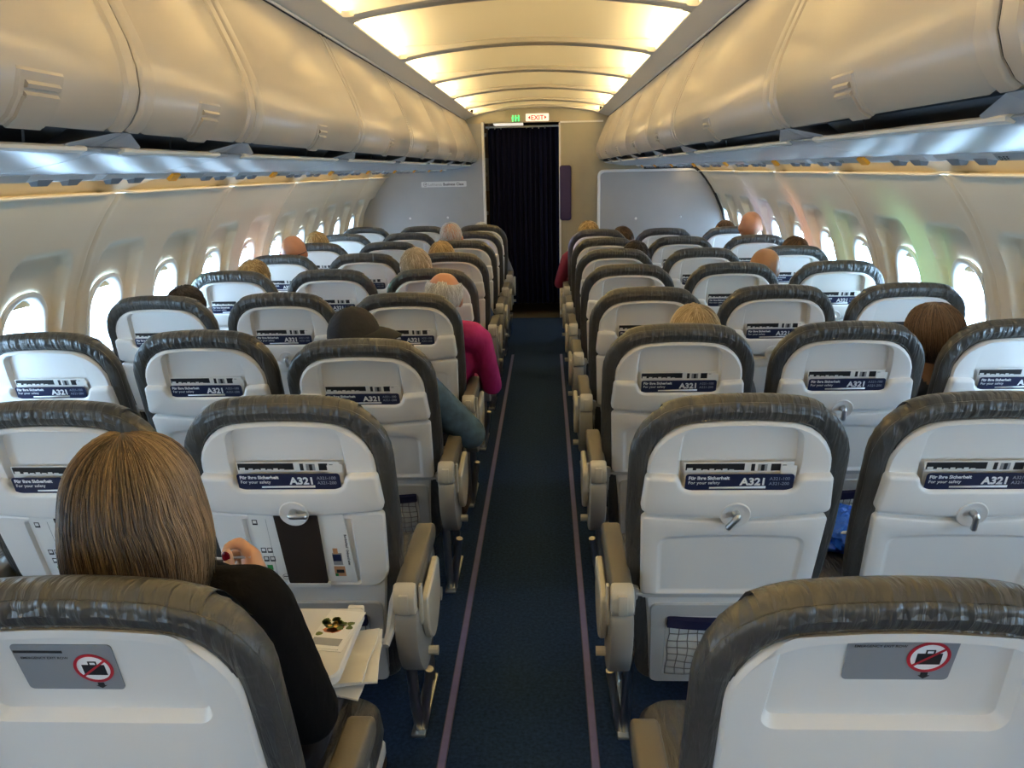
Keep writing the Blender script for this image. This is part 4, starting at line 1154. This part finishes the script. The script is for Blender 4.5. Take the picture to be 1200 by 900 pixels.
for i in range(13):
    a = -1.05 + 2.1*i/12; row = []
    for j in range(5):
        e = j/4; row.append(cc + Vector((.082*cos(a) + e*.075*cos(a)**.6 if cos(a) > 0 else 0, (.098*sin(a)*(1 - .12*e)), .012 - .030*e*e - .010*(sin(a)**2)*e)))
    g.append(row + [p - Vector((0, 0, .004)) for p in reversed(row)])
b.loft(g); b.build('cap_brim', mat('dark cap brim', (.008, .009, .012), .9), cap)

# woman in the nearest seat on the left, eating
WX, WY = SEATX(-1), ZROW0
def wl(x, y, z): return (x - WX, y - WY, z)
def wh(x, y, z): return (x - WX, y - WY, z + .013)
Bd = Body(); hc = Vector(wl(-.492, .985, 1.055))
head_solids(Bd, hc, 4, 5)
Bd.limb(wl(-.490, 1.0, .88), wl(-.492, .985, .99), .050, .046, 0)
Bd.blob(wl(-.485, 1.155, .560), (.165, .125, .105), 2); Bd.blob(wl(-.485, 1.11, .65), (.140, .105, .13), 1); Bd.blob(wl(-.482, 1.055, .80), (.150, .105, .15), 1)
Bd.limb(wl(-.60, 1.02, .895), wl(-.36, 1.01, .905), .056, .058, 1)
Bd.limb(wl(-.352, 1.01, .894), wl(-.315, 1.075, .665), .058, .052, 1); Bd.limb(wl(-.315, 1.075, .665), wl(-.425, 1.225, .775), .052, .036, 1)
Bd.limb(wl(-.625, 1.03, .885), wl(-.70, 1.13, .66), .058, .050, 1); Bd.limb(wl(-.70, 1.13, .66), wl(-.60, 1.30, .70), .048, .034, 1)
hand_solids(Bd, wl(-.59, 1.315, .705), (.3, .9, .05), (0, .1, 1), (1, -.2, 0), 0)
wv = wh
# right hand closed on the spoon: palm, thumb upright, four fingers bent over it
Bd.limb(wv(-.428, 1.225, .768), wv(-.447, 1.245, .800), .026, .027, 0, 10, 2); Bd.limb(wv(-.447, 1.245, .800), wv(-.458, 1.260, .838), .024, .018, 0, 10, 2)
Bd.chain([wv(-.452, 1.236, .795), wv(-.474, 1.224, .815), wv(-.483, 1.222, .838), wv(-.485, 1.226, .862)], [.014, .0125, .0115, .0095], 0)
Bd.chain([wv(-.455, 1.258, .846), wv(-.480, 1.268, .862), wv(-.498, 1.256, .858), wv(-.500, 1.244, .850)], [.012, .0105, .0095, .008], 0)
Bd.chain([wv(-.453, 1.270, .832), wv(-.482, 1.284, .840), wv(-.498, 1.272, .832), wv(-.494, 1.258, .826)], [.012, .0105, .0095, .008], 0)
Bd.chain([wv(-.450, 1.276, .812), wv(-.478, 1.290, .815), wv(-.492, 1.278, .806), wv(-.486, 1.264, .802)], [.0115, .010, .009, .008], 0)
Bd.chain([wv(-.445, 1.276, .794), wv(-.468, 1.288, .794), wv(-.480, 1.278, .786), wv(-.474, 1.266, .784)], [.0105, .009, .0085, .0075], 0)
for s in (-1, 1):
    Bd.limb(wl(-.485 + s*.09, 1.17, .540), wl(-.485 + s*.10, 1.40, .520), .080, .060, 2); Bd.limb(wl(-.485 + s*.10, 1.40, .52), wl(-.485 + s*.10, 1.50, .12), .056, .042, 2)
    Bd.limb(wl(-.485 + s*.10, 1.49, .055), wl(-.485 + s*.11, 1.67, .040), .042, .034, 3)
me = Bd.fuse(.0062, [M_skin, CL['black'], M_trouser, M_shoe, M_lip, M_eye], 4)
wo = link('person', me, None, (WX, WY, 0)); tag(wo, 'woman with long brown hair and black coat eating in the nearest left seat', 'person', 'passengers')
b = MB()
nt_ = Vector(wv(-.4852, 1.2165, .858)); rings = []
for j in range(5):
    t = j/4; rings.append([(nt_.x + .0078*cos(a)*(1 - .5*t*t), nt_.y - .0022*t + .001 + .0015*abs(cos(a)), nt_.z + .0105*sin(a)*(1 - .5*t*t)) for a in [2*pi*i/16 for i in range(16)]])
b.loft(rings); b.build('thumbnail', M_nail, wo)
# her hair: falls over the ears to the shoulders, streaked
rnd = random.Random(21); b = MB(); att = []
c = hc + SK
def env(u, t):
    """hair envelope: u angle (0 = back, +-pi = face), t 0 crown .. 1 tips"""
    if t < .42:
        a = t/.42*1.48; r = sin(a)**.85; z = .104*cos(a)
        rx, ry = .084, .102
        return Vector((rx*r*sin(u), -ry*r*cos(u) - .0*(1 - r), z))
    q = (t - .42)/.58
    rx = .084 + .014*sin(pi*min(1, q*1.25)) - .012*q*q; ry = .104 - .006*sin(pi*q) - .002*q
    return Vector((rx*sin(u), -ry*cos(u) - .006*q, .104*cos(1.48) - .195*q))
U0 = 2.15
nu, nt2 = 56, 30; rings = []
for i in range(nu + 1):
    u = -U0 + 2*U0*i/nu; row = []
    for j in range(nt2 + 1):
        p = env(u, max(.001, j/nt2)); k = .965 + .012*sin(u*34 + 2*sin(u*7)) + .008*sin(u*71)
        row.append(c + Vector((p.x*k, p.y*k, p.z*(k if p.z > 0 else 1) + (.012*sin(u*19) if j == nt2 else 0))))
    rings.append(row)
b.loft(rings, False, False, closed=False)
for i in range(nu + 1): att += [max(0, min(1, (.07 + .32*min(1, (abs(-U0 + 2*U0*i/nu)/1.3)**2) + .06*sin(i*2.3) + .05*rnd.random())))]*(nt2 + 1)
for s_ in range(3400):
    u = rnd.uniform(-U0, U0); t0 = abs(rnd.gauss(0, .10)) if rnd.random() < .55 else rnd.uniform(0, .7); t1 = min(1.04, t0 + rnd.uniform(.35, .8)); k0 = rnd.uniform(.985, 1.03)
    w1, w2, dr = rnd.uniform(-.06, .06), rnd.uniform(0, 6.28), rnd.gauss(0, .05)
    path = []
    for j in range(12):
        t = lerp(t0, t1, j/11); uu = u + dr*(t - t0)*2 + .03*sin(w2 + t*7) + w1*t
        p = env(uu, max(.002, t)); k = k0 + .010*sin(t*9 + w2); path.append(c + Vector((p.x*k, p.y*k, p.z*(k if p.z > 0 else 1) - (.02*rnd.random() if j == 11 else 0))))
    base = len(b.v); r0 = rnd.uniform(.0006, .0012)
    b.tube(path, [r0*(.5 + .5*sin(pi*min(.95, .12 + j/11*.88))) for j in range(12)], 4)
    streak = .5 + .5*sin(u*5.2 + 1.0); side = min(1, abs(u)/1.3); rr = min(1, max(0, rnd.gauss(.07 + .16*streak + .34*side*side - .10*max(0, (t0 + t1)/2 - .6), .15)))
    att += [rr]*(len(b.v) - base)
me = b.mesh('hair', H['brunette'], 0); at = me.attributes.new('rnd', 'FLOAT', 'POINT'); at.data.foreach_set('value', att)
link('hair', me, wo)
# spoon in her hand
b = MB(); A = Vector((-.452, 1.246, .855)); E_ = Vector((-.535, 1.252, .851))
b.tube([A, A.lerp(E_, .35), A.lerp(E_, .7) + Vector((0, 0, -.002)), E_], [.0030, .0026, .0024, .003], 8)
b.ball(E_ + Vector((-.020, .002, -.003)), (.024, .015, .0055), 8)
sp = b.build('spoon', M_steel); tag(sp, 'small metal spoon held in the woman\'s right hand', 'spoon')

# ------------------------------------------------------------------ small things
ty = ZROW0 + PITCHROW - .30
TRZ = .6802
# menu card on the table
b = MB(); rot = -.13
def mc(u, v, z): 
    x, y = -.322 + u*cos(rot) - v*sin(rot), 1.285 + u*sin(rot) + v*cos(rot); return (x, y, TRZ + z + .006*max(0, -v - .03)/.05*0)
def mq(u0, u1, v0, v1, z0, z1, mi): b.loft([[mc(u, v, z) for u, v in ((u0, v0), (u1, v0), (u1, v1), (u0, v1))] for z in (z0, z1)], mi=mi)
mq(-.036, .036, -.066, .066, .0004, .0016, 0); mq(-.034, .030, -.062, .060, .0016, .0030, 0)
mq(-.030, .026, -.052, -.030, .0030, .0033, 1)
rnd = random.Random(5)
def blobq(u, v, r, mi, z): b.loft([[mc(u + r*(.7 + .5*rnd.random())*cos(a), v + r*(.7 + .5*rnd.random())*sin(a), zz) for a in [2*pi*i/9 for i in range(9)]] for zz in (.0030, z)], mi=mi)
for i in range(7): blobq(rnd.uniform(-.022, .012), rnd.uniform(-.010, .008), .011, 2, .0034)
for i in range(14): blobq(rnd.uniform(-.030, .008), rnd.uniform(.004, .034), .008, 3, .0037)
for i in range(4): blobq(rnd.uniform(-.020, .010), rnd.uniform(.0, .02), .005, 4, .0040)
for u, v in ((.022, .022), (-.026, -.018), (.024, .008)): blobq(u, v, .007, 3, .0034)
v, f = text_mb('Guten Appetit', .007, .0002); b.add([mc(-.024 + p[0], .012 + p[1], .0044) for p in v], f, 0)
o = b.build('menu_card', [M_paper, M_paperg, mat('salmon print', (.62, .20, .08), .6), mat('herb green print', (.09, .12, .015), .6), mat('golden print', (.60, .36, .08), .6)])
tag(o, 'white menu card with a salmon dish photo lying on the folded-down table', 'menu card')
# crumpled newspaper under the table, on her lap
b = MB(); rnd = random.Random(8)
for i, (z, dx_, a) in enumerate(((.632, 0, .0), (.618, .012, .14), (.606, .0, -.08))):
    g = []
    for q in range(9):
        row = []
        for p in range(7):
            u, v = -.13 + .26*q/8, -.09 + .16*p/6
            row.append((-.385 + dx_ + u*cos(a) - v*sin(a), 1.285 + u*sin(a) + v*cos(a), z + .006*sin(q*.9 + i) + .004*sin(p*1.7 + q*.5)))
        g.append(row + [(x, y, zz - .004) for x, y, zz in reversed(row)])
    b.loft(g)
o = b.build('newspaper', M_paper, sharp=25); tag(o, 'folded white newspaper on the woman\'s lap under the table', 'newspaper')
# blue jacket on the seat
b = MB(); rnd = random.Random(2); rings = []
for j in range(15):
    th = pi*(j + .3)/15.3; r = []
    for i in range(30):
        ph = 2*pi*i/30; k = 1 + .14*sin(3*ph + j*.9) + .10*sin(7*ph - j*1.4) + .07*sin(11*ph + j*2.1)
        r.append((.10*k*sin(th)*cos(ph), .10*k*sin(th)*sin(ph), .06 - .06*cos(th)*(1 + .12*sin(5*ph + j))))
    rings.append([(x, y, max(0, z)) for x, y, z in r])
b.loft(rings)
root = empty('jacket', (.925, 2.03, .462), 'bright blue crumpled jacket lying on the right middle seat, second row', 'jacket')
b.build('shell', mat('bright blue nylon', (.012, .12, .60), .4, bump=((28, 28, 28), .8, .02)), root, sharp=22)
b = MB(); b.tube([(-.06, -.07, .085), (.0, -.085, .095), (.06, -.06, .09)], .006, 8); b.build('white_trim', M_print, root)
